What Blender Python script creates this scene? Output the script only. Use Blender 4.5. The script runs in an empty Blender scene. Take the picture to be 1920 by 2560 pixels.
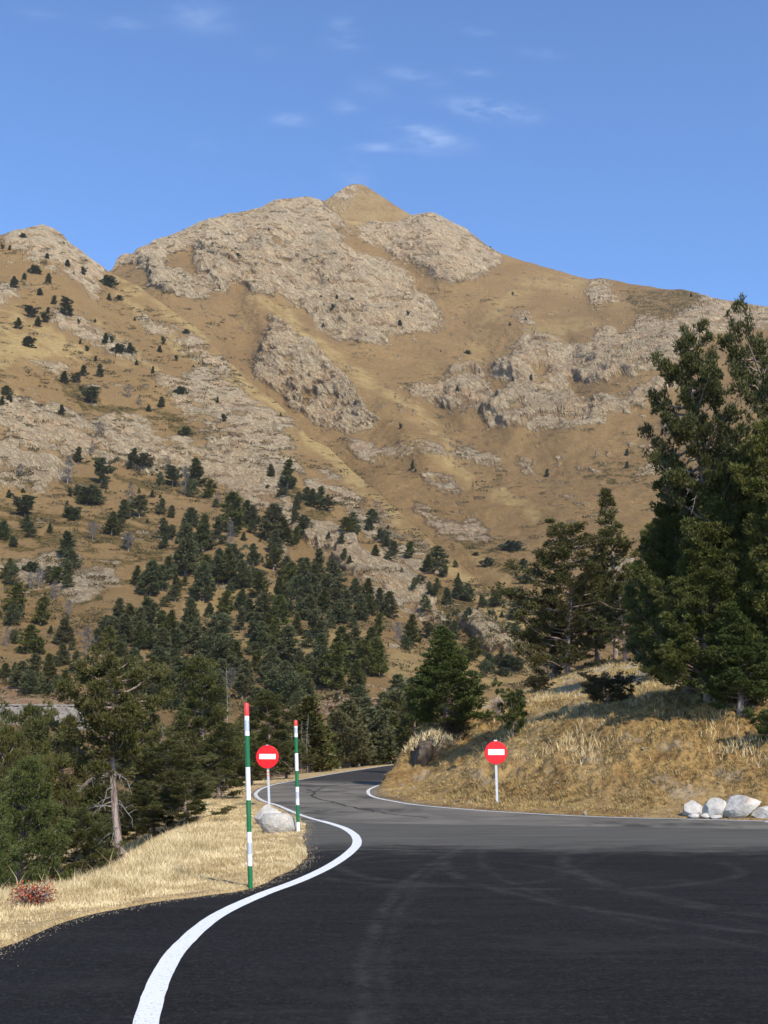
# Mountain road scene: numpy builds every mesh, materials are node based.
import bpy, math, random
import numpy as np
from mathutils import Vector, Matrix

random.seed(7)
RNG = np.random.default_rng(7)
SC = bpy.context.scene
COL = SC.collection

# ------------------------------------------------------------------ camera
F = 1194.7                 # focal length in pixels of a 768 x 1024 frame
H0 = 1.75                  # eye height
PITCH = math.atan(231.0 / F)
cp, sp = math.cos(PITCH), math.sin(PITCH)
cam = bpy.data.cameras.new('camera')
cam.sensor_fit = 'VERTICAL'
cam.sensor_height = 36.0
cam.lens = F * 36.0 / 1024.0
cam.clip_start = 0.2
cam.clip_end = 20000
camo = bpy.data.objects.new('camera', cam)
camo.location = (0, 0, H0)
camo.rotation_euler = (math.pi / 2 + PITCH, 0, 0)
COL.objects.link(camo)
SC.camera = camo

def ray(X, Y):
    """direction (scaled to unit horizontal distance) towards photo position X, Y (1920 x 2560)"""
    X = np.asarray(X, float); Y = np.asarray(Y, float)
    dx = (X * .4 - 384) / F
    dy = (512 - Y * .4) / F
    d = np.stack([dx, cp - sp * dy, sp + cp * dy], -1)
    return d / np.hypot(d[..., 0], d[..., 1])[..., None]

def unproj(X, Y, D):
    return np.array([0, 0, H0]) + ray(X, Y) * np.asarray(D, float)[..., None]

def project(P):
    P = np.asarray(P, float) - np.array([0, 0, H0])
    fw = P[..., 1] * cp + P[..., 2] * sp
    up = -P[..., 1] * sp + P[..., 2] * cp
    return (384 + F * P[..., 0] / fw) / .4, (512 - F * up / fw) / .4

def on_flat(X, Y, z=0.0):
    d = ray(X, Y)
    t = (z - H0) / d[..., 2]
    return np.array([0, 0, H0]) + d * t[..., None]

# ------------------------------------------------------------------ noise
_perm = np.random.default_rng(3).permutation(256)
_perm = np.concatenate([_perm, _perm, _perm])
_g = np.random.default_rng(4).normal(size=(256, 3)).astype(np.float32)
_g /= np.linalg.norm(_g, axis=1)[:, None]
def perlin(P):
    P = np.asarray(P, np.float32)
    I = np.floor(P).astype(np.int64); fr = P - I
    I &= 255
    u = fr * fr * fr * (fr * (fr * 6 - 15) + 10)
    out = 0
    for a in (0, 1):
        wa = u[..., 0] if a else 1 - u[..., 0]
        for b in (0, 1):
            wb = u[..., 1] if b else 1 - u[..., 1]
            for c in (0, 1):
                wc = u[..., 2] if c else 1 - u[..., 2]
                h = _perm[_perm[_perm[(I[..., 0] + a) & 255] + ((I[..., 1] + b) & 255)] + ((I[..., 2] + c) & 255)]
                g = _g[h]
                out = out + wa * wb * wc * (g[..., 0] * (fr[..., 0] - a) + g[..., 1] * (fr[..., 1] - b) + g[..., 2] * (fr[..., 2] - c))
    return out * 1.5
def fbm(P, o=4, lac=2.1, gain=.5):
    s, a, t = 0, 1, 0
    P = np.asarray(P, np.float32)
    for i in range(o):
        s = s + a * perlin(P + 17.3 * i); t += a
        P = P * lac; a *= gain
    return s / t
def ridged(P, o=4, lac=2.2, gain=.55):
    s, a, t = 0, 1, 0
    P = np.asarray(P, np.float32)
    for i in range(o):
        s = s + a * (1 - 2.2 * np.abs(perlin(P + 31.7 * i))); t += a
        P = P * lac; a *= gain
    return s / t
def sstep(x, a, b):
    t = np.clip((x - a) / (b - a), 0, 1)
    return t * t * (3 - 2 * t)
def inpoly(X, Y, poly):
    poly = np.asarray(poly, float)
    m = np.zeros(X.shape, bool)
    bb = (X >= poly[:, 0].min()) & (X <= poly[:, 0].max()) & (Y >= poly[:, 1].min()) & (Y <= poly[:, 1].max())
    x, y = X[bb], Y[bb]
    if x.size == 0: return m
    r = np.zeros(x.shape, bool)
    n = len(poly)
    for i in range(n):
        x0, y0 = poly[i]; x1, y1 = poly[(i + 1) % n]
        if y0 == y1: continue
        c = ((y0 > y) != (y1 > y)) & (x < (x1 - x0) * (y - y0) / (y1 - y0) + x0)
        r ^= c
    m[bb] = r
    return m
def segdist(X, Y, line):
    line = np.asarray(line, float)
    best = np.full(X.shape, 1e9)
    for i in range(len(line) - 1):
        a = line[i]; b = line[i + 1]; d = b - a
        L = (d * d).sum() + 1e-12
        t = np.clip(((X - a[0]) * d[0] + (Y - a[1]) * d[1]) / L, 0, 1)
        q = (X - a[0] - t * d[0]) ** 2 + (Y - a[1] - t * d[1]) ** 2
        best = np.minimum(best, q)
    return np.sqrt(best)
def smooth_line(pts, n=8, closed=False):
    """Catmull-Rom through pts"""
    p = np.asarray(pts, float)
    q = np.vstack([2 * p[0] - p[1], p, 2 * p[-1] - p[-2]])
    out = []
    for i in range(1, len(q) - 2):
        for k in range(n):
            t = k / n
            out.append(.5 * ((2 * q[i]) + (-q[i - 1] + q[i + 1]) * t + (2 * q[i - 1] - 5 * q[i] + 4 * q[i + 1] - q[i + 2]) * t * t + (-q[i - 1] + 3 * q[i] - 3 * q[i + 1] + q[i + 2]) * t ** 3))
    out.append(p[-1])
    return np.array(out)

# ------------------------------------------------------------------ objects
def props(o, label=None, cat=None, group=None, kind=None):
    if label: o['label'] = label
    if cat: o['category'] = cat
    if group: o['group'] = group
    if kind: o['kind'] = kind
    return o
def mesh(name, V, faces, smooth=False, attrs=None, mats=None, midx=None):
    """faces: (n,3) or (n,4) array, or a list of them"""
    me = bpy.data.meshes.new(name)
    V = np.asarray(V, np.float32)
    if not isinstance(faces, list): faces = [faces]
    faces = [np.asarray(f, np.int32) for f in faces if len(f)]
    me.vertices.add(len(V)); me.vertices.foreach_set('co', V.ravel())
    nl = sum(f.size for f in faces); nf = sum(len(f) for f in faces)
    me.loops.add(nl); me.polygons.add(nf)
    me.loops.foreach_set('vertex_index', np.concatenate([f.ravel() for f in faces]))
    tot = np.concatenate([np.full(len(f), f.shape[1], np.int32) for f in faces])
    st = np.concatenate([[0], np.cumsum(tot)[:-1]]).astype(np.int32)
    me.polygons.foreach_set('loop_start', st)
    me.polygons.foreach_set('use_smooth', np.full(nf, bool(smooth)))
    if midx is not None: me.polygons.foreach_set('material_index', np.asarray(midx, np.int32))
    for k, v in (attrs or {}).items():
        a = me.attributes.new(k, 'FLOAT', 'POINT'); a.data.foreach_set('value', np.asarray(v, np.float32))
    for m in (mats or []): me.materials.append(m)
    me.update(calc_edges=True)
    return me
def obj(name, me, parent=None, loc=None):
    o = bpy.data.objects.new(name, me); COL.objects.link(o)
    if parent is not None: o.parent = parent
    if loc is not None: o.location = loc
    return o
def empty(name, loc, rz=0):
    o = bpy.data.objects.new(name, None); COL.objects.link(o)
    o.location = loc; o.rotation_euler = (0, 0, rz); o.empty_display_size = .2
    return o
def gridfaces(nr, nc):
    i = np.arange(nr * nc, dtype=np.int32).reshape(nr, nc)
    return np.stack([i[:-1, :-1], i[1:, :-1], i[1:, 1:], i[:-1, 1:]], -1).reshape(-1, 4)
class MB:
    def __init__(s): s.v = []; s.f3 = []; s.f4 = []; s.n = 0; s.t = []
    def add(s, V, f, tint=0.5):
        V = np.asarray(V, np.float32); f = np.asarray(f, np.int32)
        s.v.append(V); (s.f3 if f.shape[1] == 3 else s.f4).append(f + s.n); s.n += len(V)
        s.t.append(np.broadcast_to(np.asarray(tint, np.float32), (len(V),)))
    def tube(s, pts, rad, sides=6, tint=.5, caps=True):
        pts = np.asarray(pts, float); rad = np.broadcast_to(rad, (len(pts),))
        d = np.gradient(pts, axis=0); d /= np.linalg.norm(d, axis=1)[:, None] + 1e-9
        ref = np.array([0, 0, 1.]) if abs(d[0, 2]) < .9 else np.array([1., 0, 0])
        a = np.cross(d, ref); a /= np.linalg.norm(a, axis=1)[:, None] + 1e-9
        b = np.cross(d, a)
        th = np.arange(sides) * 2 * math.pi / sides
        R = pts[:, None] + rad[:, None, None] * (a[:, None] * np.cos(th)[None, :, None] + b[:, None] * np.sin(th)[None, :, None])
        n = len(pts); i = np.arange(n * sides).reshape(n, sides); j = np.roll(i, -1, 1)
        f = np.stack([i[:-1], i[1:], j[1:], j[:-1]], -1).reshape(-1, 4)
        base = s.n
        s.add(R.reshape(-1, 3), f, tint)
        if caps:
            for row, fl in ((i[0], False), (i[-1], True)):
                c = R.reshape(-1, 3)[row].mean(0)
                V = np.vstack([R.reshape(-1, 3)[row], c])
                k = np.arange(sides)
                f = np.stack([k, (k + 1) % sides, np.full(sides, sides)], -1)
                s.add(V, f[:, ::-1] if fl else f, tint)
    def box(s, c, h, rot=None, tint=.5):
        V = np.array([[x, y, z] for x in (-1, 1) for y in (-1, 1) for z in (-1, 1)], float) * h
        if rot is not None: V = V @ np.asarray(rot).T
        V = V + c
        s.add(V, [[0, 1, 3, 2], [4, 6, 7, 5], [0, 4, 5, 1], [2, 3, 7, 6], [0, 2, 6, 4], [1, 5, 7, 3]], tint)
    def build(s, name, mats, smooth=False):
        f = []
        if s.f4: f.append(np.concatenate(s.f4))
        if s.f3: f.append(np.concatenate(s.f3))
        return mesh(name, np.concatenate(s.v), f, smooth, {'tint': np.concatenate(s.t)}, mats if isinstance(mats, list) else [mats])

# ------------------------------------------------------------------ materials
class NT:
    def __init__(s, name):
        s.m = bpy.data.materials.new(name); s.m.use_nodes = True
        s.t = s.m.node_tree; s.t.nodes.clear()
        s.out = s.t.nodes.new('ShaderNodeOutputMaterial')
        s.b = s.t.nodes.new('ShaderNodeBsdfPrincipled')
        s.t.links.new(s.b.outputs[0], s.out.inputs[0])
        s.geo = s.t.nodes.new('ShaderNodeNewGeometry')
    def link(s, a, b): s.t.links.new(a, b)
    def _in(s, node, i, v):
        if v is None: return
        if hasattr(v, 'links'): s.t.links.new(v, node.inputs[i])
        else: node.inputs[i].default_value = v
    def attr(s, n):
        a = s.t.nodes.new('ShaderNodeAttribute'); a.attribute_name = n; return a.outputs['Fac']
    def noise(s, scale, detail=3, rough=.5, vec=None, dist=0.0, dims='3D'):
        n = s.t.nodes.new('ShaderNodeTexNoise')
        n.inputs['Scale'].default_value = scale; n.inputs['Detail'].default_value = detail
        n.inputs['Roughness'].default_value = rough; n.inputs['Distortion'].default_value = dist
        s._in(n, 'Vector', vec if vec is not None else s.geo.outputs['Position'])
        return n.outputs[0]
    def vor(s, scale, vec=None, feature='DISTANCE_TO_EDGE'):
        n = s.t.nodes.new('ShaderNodeTexVoronoi'); n.feature = feature
        n.inputs['Scale'].default_value = scale
        s._in(n, 'Vector', vec if vec is not None else s.geo.outputs['Position'])
        return n.outputs['Distance']
    def mapping(s, scale=(1, 1, 1), rot=(0, 0, 0), loc=(0, 0, 0), vec=None):
        n = s.t.nodes.new('ShaderNodeMapping')
        n.inputs['Scale'].default_value = scale; n.inputs['Rotation'].default_value = rot; n.inputs['Location'].default_value = loc
        s._in(n, 'Vector', vec if vec is not None else s.geo.outputs['Position'])
        return n.outputs[0]
    def math(s, op, a, b=None, c=None, clamp=False):
        n = s.t.nodes.new('ShaderNodeMath'); n.operation = op; n.use_clamp = clamp
        s._in(n, 0, a); s._in(n, 1, b); s._in(n, 2, c)
        return n.outputs[0]
    def ramp(s, v, a, b, lo=0.0, hi=1.0):
        n = s.t.nodes.new('ShaderNodeMapRange'); n.interpolation_type = 'SMOOTHSTEP'
        s._in(n, 'Value', v); n.inputs['From Min'].default_value = a; n.inputs['From Max'].default_value = b
        n.inputs['To Min'].default_value = lo; n.inputs['To Max'].default_value = hi
        return n.outputs[0]
    def mix(s, f, a, b, mode='MIX'):
        n = s.t.nodes.new('ShaderNodeMix'); n.data_type = 'RGBA'; n.blend_type = mode
        s._in(n, 0, f)
        for i, v in ((6, a), (7, b)):
            if isinstance(v, tuple): v = (*v[:3], 1)
            s._in(n, i, v)
        return n.outputs[2]
    def bump(s, h, strength, dist):
        n = s.t.nodes.new('ShaderNodeBump'); n.inputs['Strength'].default_value = strength; n.inputs['Distance'].default_value = dist
        s.link(h, n.inputs['Height']); return n.outputs[0]
    def done(s, color=None, rough=.9, normal=None, spec=.2, metal=0.0):
        if isinstance(color, tuple): color = (*color[:3], 1)
        s._in(s.b, 'Base Color', color); s._in(s.b, 'Roughness', rough)
        s._in(s.b, 'Specular IOR Level', spec); s._in(s.b, 'Metallic', metal)
        if normal is not None: s.link(normal, s.b.inputs['Normal'])
        return s.m

def m_mountain(name, sc=1.0):
    n = NT(name)
    rock, yel, shr, soil = n.attr('rock'), n.attr('yellow'), n.attr('shrub'), n.attr('soil')
    tilt = n.mapping((1, 1, 2.6), (0.25, .5, 0))
    g = n.mix(n.ramp(n.noise(.018 * sc, 4, .6), .38, .62), (0.2025, 0.1187, 0.04557), (0.2745, 0.1704, 0.0677))
    g = n.mix(n.ramp(n.noise(.5 * sc, 5, .75), .35, .7), g, (0.1395, 0.08354, 0.03776))
    g = n.mix(n.ramp(n.noise(.35 * sc, 6, .85, vec=n.mapping((0.54, 0.4914, 0.85))), .55, .66, 0, .6), g, (0.36, 0.2703, 0.1497))
    yy = n.mix(n.ramp(n.noise(.25 * sc, 4, .7), .35, .65), (0.279, 0.1924, 0.07812), (0.3645, 0.2621, 0.1139))
    g = n.mix(n.ramp(n.noise(.010 * sc, 4, .65, vec=n.mapping(loc=(40, 2, 9))), .45, .62, 0, .55), g, (0.1485, 0.09, 0.04185))
    g = n.mix(n.ramp(n.noise(.9 * sc, 5, .9), .30, .70, .0, .55), g, (0.324, 0.2211, 0.09765))
    g = n.mix(n.ramp(n.noise(1.3 * sc, 4, .9, vec=n.mapping((1, 1, 1.5), (0, 0, 0), (5, 1, 2))), .54, .64, 0, .55), g, (0.108, 0.06716, 0.0293))
    g = n.mix(yel, g, yy)
    g = n.mix(n.ramp(n.noise(1.2 * sc, 4, .9, vec=n.mapping((1, 1, 1.5), (0, 0, 0), (9, 1, 2))), .56, .68, 0, .4), g, (0.16, 0.1001, 0.042))
    g = n.mix(n.math('MULTIPLY', n.ramp(n.noise(.12 * sc, 5, .8, vec=n.mapping((1, 1, 2.5))), .58, .66), .55), g, (0.1, 0.07735, 0.0315))
    s_ = n.mix(n.ramp(n.noise(.3 * sc, 4, .7), .4, .6), (0.05, 0.04732, 0.0154), (0.17, 0.1047, 0.0385))
    g = n.mix(shr, g, s_)
    g = n.mix(soil, g, n.mix(n.ramp(n.noise(.4 * sc, 4, .7), .4, .6), (.30, .155, .09), (.42, .30, .2)))
    v1 = n.mapping(rot=(0, -.9, 0)); v2 = n.mapping((.30, .9, 1.8), vec=v1)
    r = n.mix(n.ramp(n.noise(.022 * sc, 4, .65), .40, .60), (0.7004, 0.535, 0.3339), (0.831, 0.5826, 0.3339))
    r = n.mix(n.math('MULTIPLY', n.ramp(n.noise(.03 * sc, 3, .6, vec=n.mapping(loc=(91, 40, 7))), .53, .68), .75), r, (0.8073, 0.4767, 0.2493))
    r = n.mix(n.ramp(n.noise(.30 * sc, 6, .8, vec=v2), .42, .66), r, (0.85, 0.7415, 0.4719))
    def crack(scale, wdt, amt, col_, vec, r):
        k = n.math('ABSOLUTE', n.math('SUBTRACT', n.noise(scale * sc, 7, .78, vec=vec), .5))
        return n.mix(n.ramp(k, 0, wdt, amt, 0), r, col_)
    r = crack(.035, .016, .85, (0.2912, 0.2033, 0.1272), v2, r)
    r = crack(.06, .024, .85, (0.2849, 0.1907, 0.1113), v2, r)
    r = crack(.13, .030, .75, (0.2374, 0.1589, 0.09794), n.mapping(loc=(7, 3, 30), vec=v2), r)
    r = crack(.30, .035, .6, (0.2374, 0.1695, 0.1068), n.mapping((1, 1, 1.6)), r)
    r = n.mix(n.math('MULTIPLY', n.ramp(n.noise(.16 * sc, 8, .85, vec=v2), .54, .62), .5), r, (0.3087, 0.2119, 0.1247))
    col = n.mix(rock, g, r)
    h = n.math('ADD', n.math('MULTIPLY', n.noise(.14 * sc, 10, .82, vec=v2), n.math('ADD', n.math('MULTIPLY', rock, 1.5), .42)), n.math('MULTIPLY', n.noise(1.1 * sc, 4, .7), .10))
    return n.done(col, .95, n.bump(h, 1.0, 4.0 / sc), .05)

def m_near():
    n = NT('near_ground')
    rock, tan = n.attr('rock'), n.attr('straw')
    g = n.mix(n.ramp(n.noise(1.3, 5, .7), .35, .65), (0.24, 0.1377, 0.048), (0.4, 0.2612, 0.096))
    g = n.mix(n.ramp(n.noise(7, 5, .75), .42, .68), g, (0.1, 0.0589, 0.028))
    g = n.mix(tan, g, n.mix(n.ramp(n.noise(5, 4, .7), .35, .65), (0.4, 0.2755, 0.128), (0.6, 0.437, 0.216)))
    r = n.mix(n.ramp(n.noise(2.2, 5, .7), .4, .6), (0.24, 0.209, 0.16), (0.4, 0.3515, 0.272))
    r = n.mix(n.ramp(n.noise(5, 6, .8, vec=n.mapping((1, 1, 3), (.3, .2, 0))), .52, .62), r, (0.16, 0.133, 0.096))
    col = n.mix(rock, g, r)
    h = n.math('ADD', n.noise(5, 6, .7), n.math('MULTIPLY', n.noise(30, 3, .7), .3))
    return n.done(col, .95, n.bump(h, .9, .12), .08)

def m_asphalt():
    n = NT('asphalt')
    sep = n.t.nodes.new('ShaderNodeSeparateXYZ'); n.link(n.geo.outputs['Position'], sep.inputs[0])
    X, Y = sep.outputs[0], sep.outputs[1]
    w = n.math('MULTIPLY', n.math('SUBTRACT', n.noise(.42, 7, .72, vec=n.mapping((1, 1.3, 1))), .5), 5.5)
    yw = n.math('ADD', Y, w)
    # seam between the dark overlay, the grey strip and the old pale surface
    lim1 = n.math('ADD', n.math('MULTIPLY', X, -.06), 20.7)
    d1 = n.math('SUBTRACT', yw, lim1)
    f1 = n.ramp(n.math('ADD', d1, n.math('MULTIPLY', n.math('SUBTRACT', n.noise(1.6, 6, .8, vec=n.mapping((.5, 1.5, 1))), .5), 5.0)), -1.2, 1.8)
    d2 = n.math('SUBTRACT', n.math('ADD', Y, n.math('MULTIPLY', w, .04)), n.math('ADD', n.math('MULTIPLY', X, -.22), 27.3))
    f2 = n.ramp(d2, -.06, .06)
    strk = n.mapping((.35, 3.5, 1), (0, 0, .12))
    dark = n.mix(n.ramp(n.noise(.9, 5, .7, vec=strk), .45, .75), (0.00945, 0.008874, 0.00819), (0.027, 0.02523, 0.02262))
    dark = n.mix(n.ramp(n.noise(.35, 4, .6), .35, .7), dark, (0.0153, 0.01479, 0.01482))
    dark = n.mix(n.ramp(n.noise(2.2, 7, .85, vec=n.mapping((.6, 1.7, 1), (0, 0, .06))), .50, .68, 0, .5), dark, (0.0306, 0.02958, 0.0273))
    dark = n.mix(n.ramp(n.noise(34, 4, .9), .48, .70, 0, .85), dark, (0.0495, 0.04698, 0.04134))
    dark = n.mix(n.ramp(n.noise(13, 6, .95), .50, .62, 0, .9), dark, (.046, .0445, .042))
    dark = n.mix(n.ramp(n.noise(9, 6, .95, vec=n.mapping(loc=(3, 8, 1))), .56, .66, 0, .9), dark, (.006, .006, .006))
    dark = n.mix(n.ramp(n.noise(.7, 6, .75, vec=n.mapping(loc=(13, 8, 1))), .50, .72, 0, .6), dark, (.040, .037, .033))
    arcs = [(-9.5, 10.5, 13.2, .12, .25), (24, 9, 19, .25, .2)]
    for pts, wd, amt in (([(945, 1858), (850, 1935), (785, 2130)], .16, .75), ([(965, 1858), (885, 1935), (830, 2130)], .14, .45), ([(985, 1892), (1200, 1950), (1659, 2015)], .24, .7), ([(1235, 1880), (1420, 1935), (1659, 1975)], .26, .75), ([(1040, 1850), (1090, 1900), (1350, 1985)], .16, .5), ([(760, 1866), (950, 1858), (1130, 1866)], .22, .5), ([(1380, 1842), (1530, 1858), (1600, 1880)], .25, .6), ([(1300, 1850), (1250, 1880), (1300, 1912)], .2, .5)):
        w3 = on_flat(np.array([q[0] for q in pts]) / .8641, np.array([q[1] for q in pts]) / .8641)[:, :2]
        (x1, y1), (x2, y2), (x3, y3) = w3
        d_ = 2 * (x1 * (y2 - y3) + x2 * (y3 - y1) + x3 * (y1 - y2))
        ux = ((x1**2 + y1**2) * (y2 - y3) + (x2**2 + y2**2) * (y3 - y1) + (x3**2 + y3**2) * (y1 - y2)) / d_
        uy = ((x1**2 + y1**2) * (x3 - x2) + (x2**2 + y2**2) * (x1 - x3) + (x3**2 + y3**2) * (x2 - x1)) / d_
        arcs.append((float(ux), float(uy), float(math.hypot(x1 - ux, y1 - uy)), wd * .75, amt))
    for cx, cy, R, wd, amt in arcs:
        dx = n.math('SUBTRACT', X, cx); dy = n.math('SUBTRACT', Y, cy)
        r = n.math('SQRT', n.math('ADD', n.math('MULTIPLY', dx, dx), n.math('MULTIPLY', dy, dy)))
        a = n.math('ABSOLUTE', n.math('SUBTRACT', n.math('ADD', r, n.math('MULTIPLY', w, .06)), R))
        k = n.math('MULTIPLY', n.ramp(a, 0, wd, 1, 0), n.ramp(n.noise(1.3, 7, .85), .40, .60, 0, amt * 1.0))
        dark = n.mix(k, dark, (0.0558, 0.0522, 0.0468))
    grey = n.mix(n.ramp(n.noise(1.2, 5, .65, vec=strk), .35, .7), (0.0945, 0.08874, 0.07644), (0.135, 0.1261, 0.1076))
    pale = n.mix(n.ramp(n.noise(.35, 5, .65, dist=.5), .40, .60), (0.1395, 0.127, 0.1061), (0.2025, 0.181, 0.1482))
    pale = n.mix(n.ramp(n.noise(.22, 5, .7, vec=n.mapping((1, .5, 1), (0, 0, .3), (5, 2, 0))), .52, .62), pale, (0.0765, 0.0696, 0.06084))
    cr = n.vor(.16, vec=n.mapping((1, .7, 1), (0, 0, .5)))
    wv = n.t.nodes.new('ShaderNodeMix'); wv.data_type = 'VECTOR'
    pale = n.mix(n.math('MULTIPLY', n.ramp(n.math('ADD', cr, n.math('MULTIPLY', n.noise(1.5, 4, .7), .0)), 0.002, .012, 1, 0), .0), pale, (0.045, 0.0435, 0.039))
    far = n.ramp(n.math('ADD', Y, n.math('MULTIPLY', w, 1.4)), 52, 60)
    pale = n.mix(far, pale, (0.0468, 0.0435, 0.04056))
    col = n.mix(f1, dark, grey); col = n.mix(f2, col, pale)
    grain = n.noise(50, 3, .9)
    col = n.mix(n.ramp(grain, .66, .76), col, n.mix(.5, col, (.30, .29, .28)))
    col = n.mix(n.ramp(n.noise(90, 2, .8), .25, .45, .55, 0), col, (.012, .012, .014))
    h = n.math('ADD', n.noise(120, 3, .7), n.math('MULTIPLY', n.noise(9, 3, .6), .3))
    return n.done(col, n.ramp(n.noise(2, 4, .7), .3, .7, .85, .95), n.bump(h, .8, .02), .08)

def m_paint(name, col, wear=.0):
    n = NT(name)
    c = n.mix(n.ramp(n.noise(3.5, 5, .75), .50, .75, 0, .35), col, tuple(v * .72 for v in col))
    c = n.mix(n.ramp(n.noise(28, 5, .85), .60 - wear, .72 - wear, 0, .85), c, (.10, .10, .10))
    return n.done(c, .6, n.bump(n.noise(90, 3, .7), .3, .006), .3)

def m_leaf(name, c0, c1, c2, brown=.12):
    n = NT(name)
    t = n.attr('tint')
    oi = n.t.nodes.new('ShaderNodeObjectInfo')
    c = n.mix(t, c0, c1)
    c = n.mix(n.math('MULTIPLY', oi.outputs['Random'], .8), c, c2)
    c = n.mix(n.ramp(n.noise(.9, 3, .6), .5, .72, 0, brown * 2), c, (.11, .085, .03))
    m = n.done(c, .55, None, .28)
    return m
def m_bark(name, c0, c1, sc=12):
    n = NT(name)
    c = n.mix(n.ramp(n.noise(sc, 5, .75, vec=n.mapping((1, 1, .35))), .4, .62), c0, c1)
    return n.done(c, .9, n.bump(n.noise(sc * 1.4, 5, .8, vec=n.mapping((1, 1, .35))), .8, .05), .1)
def m_simple(name, c, rough=.5, spec=.4, metal=0, var=.12, sc=14):
    n = NT(name)
    c2 = tuple(v * (1 - var) for v in c)
    cc = n.mix(n.ramp(n.noise(sc, 4, .7), .35, .7), c, c2)
    cc = n.mix(n.ramp(n.noise(5, 6, .85, vec=n.mapping((3, 3, .5))), .54, .72, 0, .35), cc, (.24, .20, .15))
    return n.done(cc, rough, n.bump(n.noise(sc * 4, 3, .6), .08, .004), spec, metal)
def m_grass(name, c0, c1, c2):
    n = NT(name)
    t = n.attr('tint')
    c = n.mix(t, c0, c1)
    c = n.mix(n.ramp(n.noise(.8, 4, .65), .45, .68), c, c2)
    return n.done(c, .75, None, .15)
def m_stone(name, a, b, stain):
    n = NT(name)
    tc = n.t.nodes.new('ShaderNodeTexCoord'); v = tc.outputs['Object']
    c = n.mix(n.ramp(n.noise(3.0, 5, .65, vec=v), .38, .62), a, b)
    c = n.mix(n.ramp(n.noise(1.8, 4, .6, vec=n.mapping(loc=(4, 2, 8), vec=v)), .55, .68, 0, .7), c, stain)
    c = n.mix(n.ramp(n.noise(14, 6, .8, vec=v), .55, .72, 0, .6), c, (.22, .20, .19))
    h = n.math('ADD', n.noise(7, 6, .75, vec=v), n.math('MULTIPLY', n.noise(40, 3, .7, vec=v), .3))
    return n.done(c, .9, n.bump(h, .8, .06), .12)

M = dict(
    tar=m_simple('tar_joint', (.030, .029, .029), .8, .1, 0, .3, 6),
    gravel=m_simple('gravel_stone', (.26, .21, .15), .9, .1, 0, .5, 3),
    mount=m_mountain('mountain_ground'), hill=m_mountain('hill_ground', 1.8), near=m_near(), asphalt=m_asphalt(),
    paint=m_paint('white_paint', (.74, .74, .73), .06), oldpaint=m_paint('worn_white_paint', (.74, .73, .70), .10),
    leaf=m_leaf('pine_needles', (.030, .038, .009), (.150, .158, .034), (.125, .118, .024)),
    olive=m_leaf('olive_needles', (.030, .036, .009), (.125, .130, .034), (.090, .080, .022), .2),
    green=m_leaf('fresh_needles', (.028, .042, .010), (.120, .142, .034), (.095, .108, .024), .08),
    far=m_leaf('far_needles', (.042, .052, .022), (.125, .135, .052), (.125, .108, .046)),
    bark=m_bark('bark', (.22, .155, .125), (.40, .31, .26)),
    dead=m_bark('dead_wood', (.22, .19, .17), (.38, .34, .30)),
    greytwig=m_leaf('grey_twigs', (.11, .10, .098), (.19, .175, .17), (.14, .115, .095), .1),
    fardead=m_bark('far_dead_wood', (.17, .15, .15), (.26, .235, .23), 2),
    scrub=m_leaf('scrub_leaves', (.045, .042, .016), (.125, .105, .042), (.12, .085, .036)),
    straw=m_grass('straw_grass', (.36, .26, .125), (.80, .66, .39), (.58, .45, .245)),
    tuft=m_grass('tuft_grass', (.17, .11, .045), (.62, .46, .20), (.36, .25, .105)),
    red=m_grass('red_leaves', (.22, .035, .015), (.42, .10, .04), (.30, .12, .05)),
    boulder=m_stone('boulder_stone', (.42, .39, .345), (.58, .54, .475), (.50, .37, .26)),
    darkrock=m_stone('dark_rock', (.075, .056, .042), (.16, .12, .085), (.20, .14, .075)),
    galv=m_simple('galvanised_steel', (.62, .64, .66), .45, .5, .35),
    signred=m_simple('sign_red', (.72, .010, .014), .30, .5, 0, .05),
    signwhite=m_simple('sign_white', (.84, .85, .88), .28, .5, 0, .03),
    polewhite=m_simple('pole_white', (.84, .85, .87), .4, .4), polegreen=m_simple('pole_green', (.012, .155, .055), .4, .4),
    polered=m_simple('pole_red', (.80, .055, .05), .4, .4), silver=m_simple('reflective_band', (.55, .58, .62), .3, .5, .2),
    orange=m_simple('orange_tape', (.75, .25, .08), .5, .3),
    wall=m_stone('wall_stone', (.15, .135, .12), (.27, .24, .21), (.18, .165, .15)),
)
# ------------------------------------------------------------------ far terrain
def C1(pts): return [(x / 1.728, 400 + y / 1.728) for x, y in pts]
def C2(pts): return [(960 + x / 1.728, 400 + y / 1.728) for x, y in pts]
def C3(pts): return [(x / 1.728, 1100 + y / 1.728) for x, y in pts]
def C4(pts): return [(960 + x / 1.728, 1100 + y / 1.728) for x, y in pts]

def tps(ctrl):
    c = np.array(ctrl, float); P = c[:, :2] / 1000; v = np.log(c[:, 2])
    n = len(P)
    def U(r2): return np.where(r2 > 0, r2 * np.log(r2 + 1e-12), 0)
    K = U(((P[:, None] - P[None]) ** 2).sum(-1)) + np.eye(n) * .02
    A = np.zeros((n + 3, n + 3)); A[:n, :n] = K; A[:n, n] = 1; A[:n, n + 1:] = P; A[n, :n] = 1; A[n + 1:, :n] = P.T
    w = np.linalg.solve(A, np.concatenate([v, np.zeros(3)]))
    def f(X, Y):
        X = np.asarray(X, float) / 1000; Y = np.asarray(Y, float) / 1000
        o = w[n] + w[n + 1] * X + w[n + 2] * Y
        for i in range(n): o = o + w[i] * U((X - P[i, 0]) ** 2 + (Y - P[i, 1]) ** 2)
        return np.exp(o)
    return f

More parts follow.
